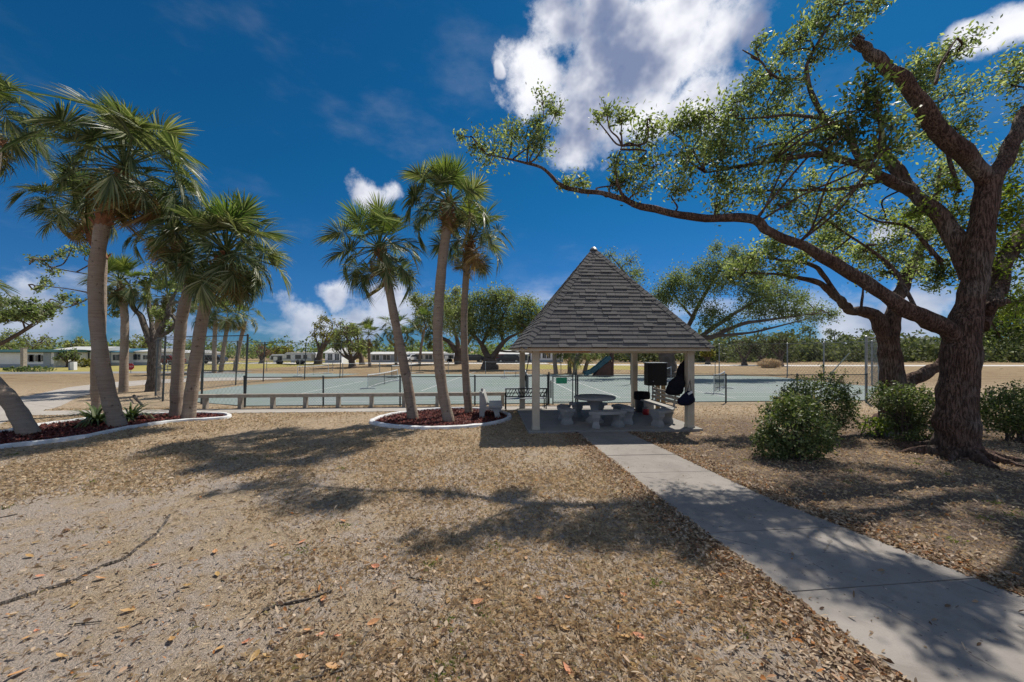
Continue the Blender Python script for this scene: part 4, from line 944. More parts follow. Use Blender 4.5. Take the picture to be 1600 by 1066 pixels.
strap_plant('lily_clump', 'smaller strap-leaved clump right of the front leaning trunk in the left bed', G(204, 657), 56, 0.95, 6)

# ------------------------------------------------------------------ mulch beds with white kerbs
def loop_smooth(pts, n=6):
    p = [np.array((q[0], q[1])) for q in pts]; N = len(p); o = []
    for i in range(N):
        a, b, c, d = p[(i-1) % N], p[i], p[(i+1) % N], p[(i+2) % N]
        for k in range(n):
            t = k/n; o.append(0.5*((2*b)+(-a+c)*t+(2*a-5*b+4*c-d)*t*t+(-a+3*b-3*c+d)*t**3))
    return np.array(o)
def inside(pts, poly):
    x, y = pts[:, 0], pts[:, 1]; r = np.zeros(len(pts), bool); j = len(poly)-1
    for i in range(len(poly)):
        xi, yi = poly[i]; xj, yj = poly[j]
        r ^= ((yi > y) != (yj > y)) & (x < (xj-xi)*(y-yi)/(yj-yi+1e-12)+xi); j = i
    return r
BEDS = []
def bed(px, label_k, label_m, nchips, seed):
    lp = loop_smooth([G(*q) for q in px]); N = len(lp); BEDS.append(lp)
    nx = np.roll(lp, -1, 0)-np.roll(lp, 1, 0); nx /= np.linalg.norm(nx, axis=1)[:, None]; nrm = np.stack([nx[:, 1], -nx[:, 0]], 1)
    c = lp.mean(0)
    if ((lp+nrm*0.1-c)**2).sum() < ((lp-c)**2).sum(): nrm = -nrm
    mb = MB(); prof = [(-.075, -.02), (-.075, .055), (-.05, .085), (.02, .09), (.06, .07), (.085, -.02)]; rng = np.random.default_rng(seed); K = len(prof)
    for i in range(N):
        wob = rng.normal()*0.004
        for (a, z) in prof: q = lp[i]+nrm[i]*(a+wob); mb.v.append(Vector((q[0], q[1], z+(wob if z > 0 else 0))))
    for i in range(N):
        j = (i+1) % N
        for k in range(K-1): mb.f.append((i*K+k, i*K+k+1, j*K+k+1, j*K+k))
    o = mb.build('kerb_edging', M['white'], None, True); tag(o, label_k, 'edging')
    sheet('mulch_ground', [(*(lp[i]-nrm[i]*0.03), 0) for i in range(N)], 0.030, M['mulch_bed'])
    lo, hi = lp.min(0), lp.max(0); pts = rng.uniform(lo, hi, (nchips*3, 2)); pts = pts[inside(pts, lp-nrm*0.12)][:nchips]; n = len(pts)
    ce = np.column_stack([pts, 0.045+rng.uniform(0, 0.03, n)])
    f = leaf_faces(ce, rng, 0.085, 0.035, 1.6, 0.5); f[:, 2] = np.maximum(f[:, 2], 0.028)
    o = link('mulch', mesh_np('mulch', f, 4), None, M['mulch']); tag(o, label_m, 'mulch', kind='stuff')
bed([(-260, 760), (-120, 722), (0, 701), (70, 693), (135, 684), (202, 670.5), (270, 660.5), (330, 656.5), (352, 654.5), (358, 652), (349, 648.5), (300, 647.5), (240, 649), (180, 652), (124, 658), (58, 667), (0, 678), (-90, 694), (-220, 724)],
    'curved white painted kerb round the long left mulch bed', 'red bark mulch in the long left palm bed', 5200, 1)
bed([(581, 660), (592, 664.5), (615, 668), (665, 671), (725, 669), (770, 663.5), (794, 656), (793, 649), (770, 643), (735, 640.5), (690, 640.5), (640, 645), (600, 652)],
    'white painted kerb ring round the central mulch bed', 'red bark mulch round the three central palms', 3600, 2)

# ------------------------------------------------------------------ gazebo
gaz = thing('gazebo', 'open picnic gazebo with steep grey shingle pyramid roof and cream posts', 'gazebo', GZ0, ANG)
GW, GD, OV, EZ, AZ = 4.2, 3.85, 0.42, 2.235, 5.42
for (u, v) in ((0, 0), (GW, 0), (0, GD), (GW, GD)):
    mb = MB(); mb.box((u, v, 1.08), (.19, .19, 2.16)); mb.box((u, v, .10), (.21, .21, .07)); mb.build('post', M['cream'], gaz, False, 0.018)
mb = MB(); mb.prism([(-.22, -.24), (GW+.25, -.24), (GW+.25, GD-.25), (-.22, GD-.25)], -.05, .07); mb.build('concrete_pad', M['pad'], gaz, False, 0.012)
for (a, b) in (((-.14, 0), (GW+.14, 0)), ((-.14, GD), (GW+.14, GD))):
    mb = MB(); mb.bar((*a, 2.155), (*b, 2.155), .11, .15); mb.build('beam', M['cream'], gaz, False, 0.006)
for (a, b) in (((0, .06), (0, GD-.06)), ((GW, .06), (GW, GD-.06))):
    mb = MB(); mb.bar((*a, 2.157), (*b, 2.157), .11, .15); mb.build('beam', M['cream'], gaz, False, 0.006)
mb = MB(); mb.bar((-.10, -.072, 2.158), (1.45, -.072, 2.158), .03, .115); mb.build('repair_board', M['pine'], gaz)
cor = [Vector((-OV, -OV, EZ)), Vector((GW+OV, -OV, EZ)), Vector((GW+OV, GD+OV, EZ)), Vector((-OV, GD+OV, EZ))]; apx = Vector((GW/2, GD/2, AZ))
deck = MB(); k = 0
deck.v = [c.copy() for c in cor]+[apx.copy()]+[c*1.0+Vector((0, 0, -.03)) for c in cor]+[apx+Vector((0, 0, -.06))]
for i in range(4):
    j = (i+1) % 4; deck.f += [(i, j, 4), (j+5, i+5, 9), (i+5, j+5, j, i)]
roof = deck.build('roof', M['soffit'], gaz)
for i in range(4):       # fascia boards
    j = (i+1) % 4; mb = MB(); a, b = cor[i]+Vector((0, 0, -.055)), cor[j]+Vector((0, 0, -.055)); inn = Vector((GW/2, GD/2, a.z))
    mb.bar(a.lerp(inn, .022), b.lerp(inn, .022), .022, .085); mb.build('fascia', M['cream'], gaz)
for i in range(4):       # hip rafters seen from below
    mb = MB(); mb.bar(cor[i]+Vector((0, 0, -.06))+(apx-cor[i])*0.04, apx+Vector((0, 0, -.14)), .05, .1); mb.build('rafter', M['soffit'], gaz)
NR = 28
def face_shingles(A, B, Tp, seed, single):
    rng = random.Random(seed); nrm = (B-A).cross(Tp-A).normalized()
    if nrm.z < 0: nrm = -nrm
    joined = MB()
    for i in range(NR):
        t0 = i/NR-0.004; t1 = min((i+1.35)/NR, 0.999)
        L0, R0 = A.lerp(Tp, t0), B.lerp(Tp, t0); L1, R1 = A.lerp(Tp, t1), B.lerp(Tp, t1)
        wid = (R0-L0).length; dirx = (R0-L0).normalized(); x = -rng.uniform(0, .3)
        while x < wid-0.02:
            w = rng.choice((.26, .30, .34, .40)); x0, x1 = max(x, 0), min(x+w-0.006, wid); x += w
            if x1-x0 < .03: continue
            th = rng.choice((.022, .024, .024, .034))
            s0 = (L1-L0).dot(dirx); s1 = (R1-L0).dot(dirx)
            up = (L1-L0)-dirx*s0
            tx0, tx1 = min(max(x0, s0), s1), min(max(x1, s0), s1)
            q = [L0+dirx*x0+nrm*th, L0+dirx*x1+nrm*th, L0+dirx*tx1+up+nrm*.004, L0+dirx*tx0+up+nrm*.004, L0+dirx*x0-nrm*.002, L0+dirx*x1-nrm*.002]
            mb = MB() if single else joined; k = len(mb.v); mb.v += q
            mb.f += [(k, k+1, k+2, k+3), (k+4, k+5, k+1, k), (k+4, k, k+3), (k+5, k+2, k+1)]
            if single:
                sm = mesh_from('shingle', mb.v, mb.f); sm.materials.append(M['shingle']); sm.materials.append(M['shingle_edge']); sm.polygons[1].material_index = 1
                link('shingle', sm, roof)
    if not single:
        sm = mesh_from('shingle_field', joined.v, joined.f); sm.materials.append(M['shingle']); sm.materials.append(M['shingle_edge'])
        for pi_ in range(1, len(sm.polygons), 4): sm.polygons[pi_].material_index = 1
        tag(link('shingle_field', sm, roof), kind='stuff')
for i in range(4): face_shingles(cor[i], cor[(i+1) % 4], apx, 11+i, i == 0)
cap_me = None
for i in range(4):
    a = cor[i]; d = apx-a; L = d.length; dn = d/L; rng = random.Random(60+i)
    n0 = (cor[(i+1) % 4]-a).cross(apx-a).normalized(); n0 = n0 if n0.z > 0 else -n0
    n1 = (cor[(i-1) % 4]-a).cross(apx-a).normalized(); n1 = n1 if n1.z > 0 else -n1
    e0 = (n0.cross(dn)); e1 = (n1.cross(dn))
    ctr = Vector((GW/2, GD/2, 0)); 
    if (a+e0-cor[(i+1) % 4]).length > (a-e0-cor[(i+1) % 4]).length: e0 = -e0
    if (a+e1-cor[(i-1) % 4]).length > (a-e1-cor[(i-1) % 4]).length: e1 = -e1
    if cap_me is None or True:
        n = 30; st = L/n; w = .15; v = []
        for (s, h) in ((-0.01, .030), (st*1.3, .016)):
            mid = (n0+n1).normalized()
            v += [dn*s+e0*w+n0*h, dn*s+mid*(h*1.05), dn*s+e1*w+n1*h]
        v += [e0*w+n0*.0-dn*.01, -dn*.01, e1*w-dn*.01]
        cap_me = mesh_from('hip_cap', v, [(0, 1, 4, 3), (1, 2, 5, 4), (6, 7, 1, 0), (7, 8, 2, 1)]); cap_me.materials.append(M['shingle'])
    for k in range(n-1):
        o = link('hip_cap', cap_me, roof); o.location = a+dn*(k*st)
mb = MB(); mb.lathe([(.13, -.08), (.10, -.03), (.06, .01), (.015, .03)], 10, apx+Vector((0, 0, .01))); mb.build('finial', M['metal_grey'], roof, True)

# ------------------------------------------------------------------ things under and round the gazebo
PADZ = .07
tc = Vector((2.42, 11.05, PADZ))
t = thing('picnic_table', 'round concrete picnic table on a pedestal under the gazebo', 'table', tc)
mb = MB(); mb.lathe([(.50, .66), (.58, .675), (.60, .70), (.60, .735), (.575, .75)], 36); mb.build('table_top', M['stone'], t, True)
mb = MB(); mb.lathe([(.27, 0), (.27, .05), (.20, .10), (.13, .22), (.115, .36), (.15, .50), (.24, .62), (.30, .66)], 20); mb.build('pedestal', M['stone'], t, True)
def curved_bench(label, c, r, a0, a1, legs=2, group='curved concrete benches round the table'):
    am = (a0+a1)/2; b = c+Vector((cos(am)*r, sin(am)*r, 0)); root = thing('curved_bench', label, 'bench', b, 0, group)
    def ring(ri, ro, z0, z1, b0, b1, n=10):
        mb = MB(); inn = []; outp = []
        for i in range(n+1):
            an = b0+(b1-b0)*i/n; inn.append((cos(an)*ri, sin(an)*ri)); outp.append((cos(an)*ro, sin(an)*ro))
        mb.prism(inn+outp[::-1], z0, z1, origin=(c-b)); return mb
    ring(r-.17, r+.17, .36, .44, a0, a1).build('seat', M['stone'], root, False, 0.015)
    for k in range(legs):
        an = a0+(a1-a0)*((k+.5)/legs if legs > 1 else .5)+(0.0 if legs == 1 else (.10 if k else -.10))
        lc = c-b+Vector((cos(an)*r, sin(an)*r, 0)); mb = MB(); R = Matrix.Rotation(an, 3, 'Z')
        for (z0, z1, w0, w1) in ((0, .07, 1.0, 1.0), (.07, .17, .95, .70), (.17, .27, .70, .95), (.27, .36, 1.05, 1.05)):
            k0 = len(mb.v)
            for (z, w) in ((z0, w0), (z1, w1)):
                for (x, y) in ((-1, -1), (1, -1), (1, 1), (-1, 1)): mb.v.append(lc+R @ Vector((x*.145*w, y*.10*w, z)))
            mb.f += [(k0, k0+1, k0+2, k0+3), (k0+4, k0+5, k0+6, k0+7)]+[(k0+q, k0+(q+1) % 4, k0+4+(q+1) % 4, k0+4+q) for q in range(4)]
        mb.build('leg', M['stone'], root)
h = radians(34)
curved_bench('curved concrete bench at the left of the round table', tc, .93, pi-h, pi+h)
curved_bench('curved concrete bench behind the round table', tc, .93, pi/2-h, pi/2+h)
curved_bench('curved concrete bench at the right of the round table', tc, .93, -h*.9, h*1.1)
curved_bench('curved concrete bench in front of the round table', tc, .84, -pi/2-h+.22, -pi/2+h+.22)
curved_bench('broad curved concrete bench by the front right gazebo post', Vector((3.55, 11.35, PADZ)), 1.05, radians(-70), radians(-22), group='curved concrete bench at the edge of the pad')
# slatted bench along the right edge
sb = thing('slatted_bench', 'bench with pale seat and grey backrest slats along the right edge of the pad', 'bench', Z(4.12, 1.55, PADZ), ANG)
mb = MB(); mb.box((-.10, 0, .43), (.36, 1.75, .05)); mb.build('seat', M['stone_white'], sb, False, .008)
for k in range(3): mb = MB(); mb.box((.12+.02*k, 0, .56+.12*k), (.03, 1.75, .085)); mb.build('slat', M['oldwood'], sb)
for y in (-.62, .62):
    mb = MB(); mb.box((-.10, y, .2), (.3, .1, .4)); mb.bar((.10, y, .3), (.19, y, .88), .05, .04); mb.build('leg', M['stone_white'], sb)
# black cabinet on two posts
cb = thing('cabinet', 'black box cabinet mounted on two wooden posts behind the gazebo', 'cabinet', (5.42, 13.75, 0), ANG)
mb = MB(); mb.box((-.26, -.12, 1.30), (.70, .36, .80)); mb.build('case', M['black'], cb, False, .02)
mb = MB(); mb.box((-.26, -.12, 1.712), (.74, .40, .02)); mb.build('lid', M['metal_grey'], cb)
mb = MB(); mb.lathe([(.02, 0), (.02, .02), (.01, .03)], 8, (-.42, -.31, 1.05)); mb.build('latch', M['metal_grey'], cb)
for x in (-.06, .15): mb = MB(); mb.box((x, .12, .85), (.13, .10, 1.7)); mb.build('post', M['postwood'], cb, False, .008)
mb = MB(); mb.tube([(-.5, -.12, .92), (-.5, -.12, .55)], .02, 6); mb.bar((-.35, -.05, .9), (-.1, .08, .74), .03, .03); mb.build('bracket', M['black'], cb)
# litter bin and red can
bn = thing('litter_bin', 'dark round litter bin with black bag folded over its rim', 'litter bin', (4.42, 12.85, PADZ))
mb = MB(); mb.lathe([(.20, 0), (.215, .02), (.245, .60), (.25, .62)], 20); mb.build('bin', M['bin'], bn, True)
mb = MB(); mb.lathe([(.252, .42), (.262, .45), (.268, .62), (.25, .68), (.235, .66), (.22, .5)], 20); mb.build('bin_bag', M['blackcloth'], bn, True)
mb = MB(); mb.box((.02, .28, .03), (.5, .08, .06)); mb.build('foot', M['black'], bn)
rc = thing('coffee_can', 'small bright red can on the pad in front of the litter bin', 'can', (4.36, 12.30, PADZ))
mb = MB(); mb.lathe([(.095, 0), (.10, .01), (.10, .20), (.095, .21)], 20); mb.build('can', M['red'], rc, True)
mb = MB(); mb.lathe([(.103, .195), (.103, .215), (.09, .222)], 20); mb.build('rim', M['metal_grey'], rc, True)
# cloth bags hanging on the front right post
def cloth_bag(name, label, c, sx, sy, sz, seed, mat, lean=0.0, strap=0.25, trim=None):
    rng = random.Random(seed); root = thing(name, label, 'bag', c)
    bm = bmesh.new(); bmesh.ops.create_icosphere(bm, subdivisions=3, radius=1)
    ph = [rng.uniform(0, 6) for _ in range(6)]
    for v in bm.verts:
        x, y, z = v.co; k = 1.0-0.45*max(0, z)+0.12*max(0, -z)
        f = 1+.09*sin(5*x+ph[0])+.07*sin(7*z+ph[1])+.05*sin(9*y+ph[2])
        v.co = Vector((x*sx*k*f+lean*z, y*sy*k*f, z*sz*(1+.06*sin(4*x+ph[3])) if z > -.7 else (-.7+(z+.7)*.4)*sz))
    me = bpy.data.meshes.new('bag'); bm.to_mesh(me); bm.free(); link('sack', me, root, mat, True)
    mb = MB(); mb.tube([(-sx*.25+lean, 0, sz*.8), (lean*1.3, 0, sz+strap), (sx*.25+lean, 0, sz*.8)], .012, 5); mb.build('strap', mat, root)
    if trim: mb = MB(); mb.bar((sx*.0, -sy*.75, sz*.62), (sx*.5, -sy*.75, sz*.92), .012, .06); mb.build('trim', M['white'], root)
fp = Z(GW, 0)
cloth_bag('cloth_bag', 'limp black cloth draped high round the front right gazebo post', fp+Vector((-.05, .17, 1.62)), .21, .07, .36, 1, M['blackcloth'], .06)
cloth_bag('cloth_bag', 'larger black bag hanging left of the front right gazebo post', fp+Vector((-.34, .02, 1.20)), .24, .13, .33, 2, M['blackcloth'], .10, .5)
cloth_bag('cloth_bag', 'lowest navy bag with a white trim on the front right gazebo post', fp+Vector((-.16, -.18, .86)), .22, .11, .22, 3, M['navycloth'], .07, .28, True)
# concrete bench with backrest in the central bed
cbn = thing('concrete_bench', 'pale concrete bench with backrest seen end-on in the central bed', 'bench', G(769, 654), ANG*.6)
for y in (0.02, 1.02):
    mb = MB(); mb.prism([(-.40, 0), (-.25, 0), (-.24, .20), (-.18, .29), (.00, .29), (.06, .20), (.10, 0), (.30, 0), (.25, .10), (.22, .20), (.33, .345), (-.16, .345), (-.33, .86), (-.40, .86)], -.05, .05, axis=(0, 1, 0), origin=(0, y, 0), ex=(1, 0, 0), ey=(0, 0, 1))
    mb.build('end_panel', M['stone_white'], cbn)
mb = MB(); mb.box((.10, .52, .385), (.42, 1.25, .075)); mb.build('seat', M['stone_white'], cbn, False, .01)
mb = MB(); mb.box((-.24, .52, .64), (.06, 1.2, .36), rot=Matrix.Rotation(-.30, 3, 'Y')); mb.build('backrest', M['stone_white'], cbn, False, .01)
# black metal park bench
pb = thing('park_bench', 'black metal park bench with lattice backrest between two gazebo posts', 'bench', (0.50, 13.45, 0), ANG)
for x in (-.72, .72):
    mb = MB(); mb.tube([(x, -.02, 0), (x, .0, .42), (x, -.10, .80)], .022, 6); mb.build('leg', M['black'], pb)
    mb = MB(); mb.tube([(x, .44, 0), (x, .42, .40), (x, .40, .60), (x, -.04, .62)], .02, 6); mb.build('leg', M['black'], pb)
mb = MB(); mb.bar((-.75, -.10, .80), (.75, -.10, .80), .035, .04); mb.build('top_rail', M['black'], pb)
mb = MB(); mb.bar((-.74, -.03, .52), (.74, -.03, .52), .03, .035); mb.build('lower_rail', M['black'], pb)
for k in range(14):
    x0 = -.70+k*.1; s = 1 if (k//3) % 2 == 0 else -1; mb = MB()
    mb.bar((x0 if s > 0 else x0+.14, -.035, .53), (x0+.14 if s > 0 else x0, -.095, .79), .012, .022); mb.build('lattice_bar', M['black'], pb)
mb = MB(); mb.bar((-.72, -.066, .65), (.72, -.066, .65), .02, .03); mb.build('lattice_bar', M['black'], pb)
for k in range(6): mb = MB(); mb.box((0, .03+.075*k, .43), (1.46, .05, .018)); mb.build('seat_slat', M['metal_grey'], pb)
pole = MB(); a, bq = P(808, 612, 14.0), P(827, 557, 13.6); a = Vector((.28, 13.95, .0)); pole.tube([a, bq], .018, 6)
tag(pole.build('leaning_pole', M['black']), 'thin black pole leaning between the two left gazebo posts', 'pole')

# ------------------------------------------------------------------ fences
def chain(parent, a, b, z0, z1, sp=0.075, r=0.0021):
    a = Vector((a[0], a[1], 0)); b = Vector((b[0], b[1], 0)); L = (b-a).length; d = (b-a)/L; n = Vector((-d.y, d.x, 0)); H = z1-z0
    V_, F_ = [], []
    for sgn in (1, -1):
        s = -H
        while s < L:
            s0, s1 = (s, s+H); lo, hi = max(s0, 0), min(s1, L)
            if hi-lo > .01:
                zz0 = z0+(lo-s0); zz1 = z0+(hi-s0)
                if sgn < 0: zz0, zz1 = z1-(lo-s0), z1-(hi-s0)
                p, q = a+d*lo+Vector((0, 0, zz0)), a+d*hi+Vector((0, 0, zz1)); t_ = (q-p).normalized(); m = n.cross(t_)
                k = len(V_)
                for e in (p, q): V_.extend([e+n*r*1.2+n*sgn*.001, e-n*r*.6+m*r+n*sgn*.001, e-n*r*.6-m*r+n*sgn*.001])
                for i in range(3): j = (i+1) % 3; F_.append((k+i, k+j, k+3+j, k+3+i))
            s += sp*1.4142
    return link('chain_link', mesh_from('chain_link', V_, F_), parent, M['wire'])
def fence(label, pts, h, post_at=None, spacing=3.0, rp=.032, chains=True, mid=False, sp=.075, mat='metal_dark', r=.0021, bottom=True, lean=0.0):
    root = thing('chain_link_fence', label, 'fence', (pts[0][0], pts[0][1], 0)); o = Vector((pts[0][0], pts[0][1], 0))
    pl = [Vector((p[0], p[1], 0))-o for p in pts]
    for i in range(len(pl)-1):
        a, b = pl[i], pl[i+1]; L = (b-a).length; n = max(1, round(L/spacing))
        for k in range(n+(1 if i == len(pl)-2 else 0)):
            c = a.lerp(b, k/n); mb = MB(); mb.tube([c+Vector((0, 0, -.02)), c+Vector((lean, 0, h+.03))], rp, 8)
            mb.lathe([(rp*1.2, 0), (rp*1.2, .02), (rp*.3, .05)], 8, c+Vector((lean, 0, h+.02))); mb.build('post', M[mat], root, True)
        for z in ([h]+([h*.5] if mid else [])+([.06] if bottom else [])):
            mb = MB(); mb.tube([a+Vector((lean*z/h, 0, z)), b+Vector((lean*z/h, 0, z))], .021 if z > .1 else .012, 6); mb.build('rail', M[mat], root, True)
        if chains: chain(root, a, b, .05, h-.01, sp, r)
    return root
fence('low dark chain-link fence behind the long plank bench', [C(0, 0), C(11.55, 0)], 1.14, spacing=2.9)
fence('low chain-link fence running right from the gate to the big shrub', [C(12.75, 0), C(25.1, 0)], 1.14, spacing=3.1)
fence('tall chain-link fence round the left corner of the court', [C(0, 0.02), (-14.8, 16.0), (-16.9, 17.9), (-17.2, 23.5), (-17.4, 26.4), (-15.5, 28.2), (-13.5, 29.6)], 2.72, spacing=3.2, mid=True, sp=.16, r=.0020, rp=.036, lean=.12)
fence('tall chain-link fence with a leaning brace at the right end of the court', [C(25.1, 0.02), (18.5, 18.6), (22.4, 23.5), (22.6, 31.0), (18.6, 33.9)], 2.72, spacing=3.3, sp=.2, r=.004, rp=.045, mat='metal_grey')
fence('low fence along the far side of the court', [(-13.4, 29.9), (-9.4, 35.2), (18.4, 34.2)], 1.1, spacing=3.5, sp=.2, r=.0035, mat='metal_grey')
fence('low fence beyond the second court on the left', [G(262, 580), G(520, 580)], 1.1, spacing=3.6, sp=.25, r=.004, mat='metal_grey')
br = MB(); br.tube([G(1297, 600)+Vector((0, 0, .6)), P(1327, 552, 23)], .03, 6); tag(br.build('fence_brace', M['metal_grey']), 'slanting grey steel brace in front of the far right wood', 'brace')
# gate with its green notice
gt = thing('fence_gate', 'narrow chain-link gate carrying a green notice board, next to the gazebo', 'gate', C(11.55, 0), ANG)
for x, hh in ((.04, 1.30), (.20, 1.12), (1.0, 1.18), (1.12, 1.30)): mb = MB(); mb.tube([(x, -.02, 0), (x, -.02, hh)], .034 if hh > 1.2 else .024, 8); mb.build('post', M['metal_dark'], gt, True)
for z in (.10, 1.12): mb = MB(); mb.tube([(.20, -.02, z), (1.0, -.02, z)], .022, 8); mb.build('rail', M['metal_dark'], gt, True)
chain(gt, (.22, -.02), (.98, -.02), .11, 1.11)
mb = MB(); mb.prism([(.01, 0), (.43, 0), (.44, .01), (.44, .23), (.43, .24), (.01, .24), (0, .23), (0, .01)], 0, .012, axis=(0, -1, 0), origin=(.32, -.05, .84), ex=(1, 0, 0), ey=(0, 0, 1)); sg = mb.build('notice_board', M['green_sign'], gt)
mb = MB(); mb.box((.12, -.03, .62), (.05, .04, .7)); mb.build('latch', M['black'], gt)

# long plank bench in front of the fence
pk = thing('plank_bench', 'long low weathered plank bench on stub posts in front of the court fence', 'bench', C(-2.3, -.22), ANG)
L = (C(9.85, -.22)-C(-2.3, -.22)).length
for k in range(3): mb = MB(); mb.box((L*(k+.5)/3, 0, .51), (L/3-.008, .26, .045)); mb.build('plank', M['oldwood'], pk)
for k in range(3): mb = MB(); mb.box((L*(k+.5)/3, -.09, .45), (L/3-.01, .04, .075)); mb.build('apron', M['oldwood'], pk)
for px_ in (320, 375, 426, 477, 528, 580, 631, 683, 734, 785):
    q = (px_-800)/FPX; x = None
    for uu in np.linspace(-2.3, 11, 900):
        w = C(uu, -.22)
        if w.x/w.y >= q: x = uu+2.3; break
    mb = MB(); mb.box((x, .02, .22), (.12, .16, .46)); mb.build('leg', M['oldwood'], pk)

# ------------------------------------------------------------------ nets on the courts
def net(label, a, b, h, frame='white', wheels=True, cell=.10, sag=.05, band=.06):
    a = Vector((a[0], a[1], 0)); b = Vector((b[0], b[1], 0)); root = thing('court_net', label, 'net', a); d = b-a; L = d.length; dn = d/L; n = Vector((-dn.y, dn.x, 0))
    for p in (0, 1):
        c = d*p; mb = MB(); mb.tube([c, c+Vector((0, 0, h+.04))], .025, 8); mb.build('post', M[frame], root, True)
        mb = MB(); mb.bar(c-n*.4+Vector((0, 0, .04)), c+n*.4+Vector((0, 0, .04)), .05, .05)
        if wheels:
            for s in (-.4, .4): mb.lathe([(.05, 0), (.055, .03), (.05, .06)], 8, c+n*s)
        mb.build('base', M['white' if frame == 'white' else 'metal_dark'], root)
    def top(t): return h-sag*4*t*(1-t)
    tb = MB()
    for i in range(10):
        t0, t1 = i/10, (i+1)/10; tb.bar(d*t0+Vector((0, 0, top(t0))), d*t1+Vector((0, 0, top(t1))), .02, band)
    tb.build('top_band', M['white'], root)
    lb = MB()
    for i in range(10):
        t0, t1 = i/10, (i+1)/10; lb.bar(d*t0+Vector((0, 0, .10+.06*4*t0*(1-t0))), d*t1+Vector((0, 0, .10+.06*4*t1*(1-t1))), .016, .03)
    lb.build('lower_band', M['white'], root)
    mb = MB(); k = 0; x = 0
    while x < L: mb.bar(dn*x+Vector((0, 0, .1)), dn*x+Vector((0, 0, top(x/L))), .006, .006); x += cell
    for z in np.arange(.15, h-.06, cell): mb.bar(Vector((0, 0, z)), d+Vector((0, 0, z)), .006, .006)
    tag(mb.build('mesh', M['netblack'], root), kind='stuff')
    mb = MB(); mb.tube([d*.5+Vector((0, 0, 0)), d*.5+Vector((0, 0, top(.5)-.03))], .018, 6); mb.build('post', M['metal_dark'], root)
net('white framed portable net left of the leaning central palm', G(575, 608), G(621, 595.5), .80)
net('dark tennis net with white top band crossing the far court', G(612, 590.5), G(656, 583), .95, 'metal_dark', False, .16)
net('white portable net on wheels on the second, left court', G(465, 588.5), G(513, 584), .85, cell=.2)
net('curled portable net just behind the left gazebo posts', (0.75, 17.2), (0.75, 21.2), 1.02, cell=.10)
net('portable net glimpsed between the black cabinet and hanging bags', (9.6, 24.2), (11.2, 26.6), 1.0, cell=.14)
net('portable net with round base right of the gazebo', (9.95, 18.6), (12.1, 21.5), .95, cell=.12)
net('small grey net frame left of the curled net, far court', (-.6, 29.5), (1.2, 31.0), .55, cell=.2)
# pole with a bracket seen through the gazebo
lp_ = thing('bracket_pole', 'thin dark pole with a triangular bracket seen through the gazebo', 'pole', G(986, 601))
mb = MB(); mb.tube([(0, 0, 0), (0, 0, 2.2)], .05, 8); mb.build('pole', M['metal_dark'], lp_, True)
mb = MB(); mb.bar((-.55, 0, 2.15), (.55, 0, 2.15), .05); mb.bar((-.5, 0, 2.13), (0, 0, 1.65), .04); mb.bar((.5, 0, 2.13), (0, 0, 1.65), .04); mb.build('bracket', M['metal_dark'], lp_)

# playground slide
sl_ = thing('playground_slide', 'teal chute slide with a brown side panel beyond the court', 'slide', G(936, 588))
def quadstrip(mb, pts, w, th):
    for i in range(len(pts)-1): mb.bar(pts[i], pts[i+1], w, th, up=(0, 1, 0))
ch = [Vector((-1.2, 0, .08)), Vector((-.7, 0, .25)), Vector((-.2, 0, .60)), Vector((.35, 0, 1.05)), Vector((.85, 0, 1.45))]
mb = MB()
for i in range(len(ch)-1):
    mb.bar(ch[i], ch[i+1], .9, .05)
mb.build('chute', M['teal'], sl_)
for y in (-.47, .47):
    mb = MB()
    for i in range(len(ch)-1): mb.bar(ch[i]+Vector((0, y, .12)), ch[i+1]+Vector((0, y, .16)), .05, .30)
    mb.build('side_wall', M['teal'], sl_)
mb = MB(); mb.prism([(-.5, .05), (1.05, .05), (1.05, 1.2), (.8, 1.25), (.0, .72)], -.4, .4, axis=(0, 1, 0), ex=(1, 0, 0), ey=(0, 0, 1)); mb.build('base_panel', M['brownpanel'], sl_)
for y in (-.42, .42): mb = MB(); mb.box((1.05, y, 1.05), (.12, .12, 2.1)); mb.build('post', M['brownpanel'], sl_)
mb = MB(); mb.box((1.05, 0, 1.75), (.06, .8, .6)); mb.build('back_panel', M['brownpanel'], sl_)

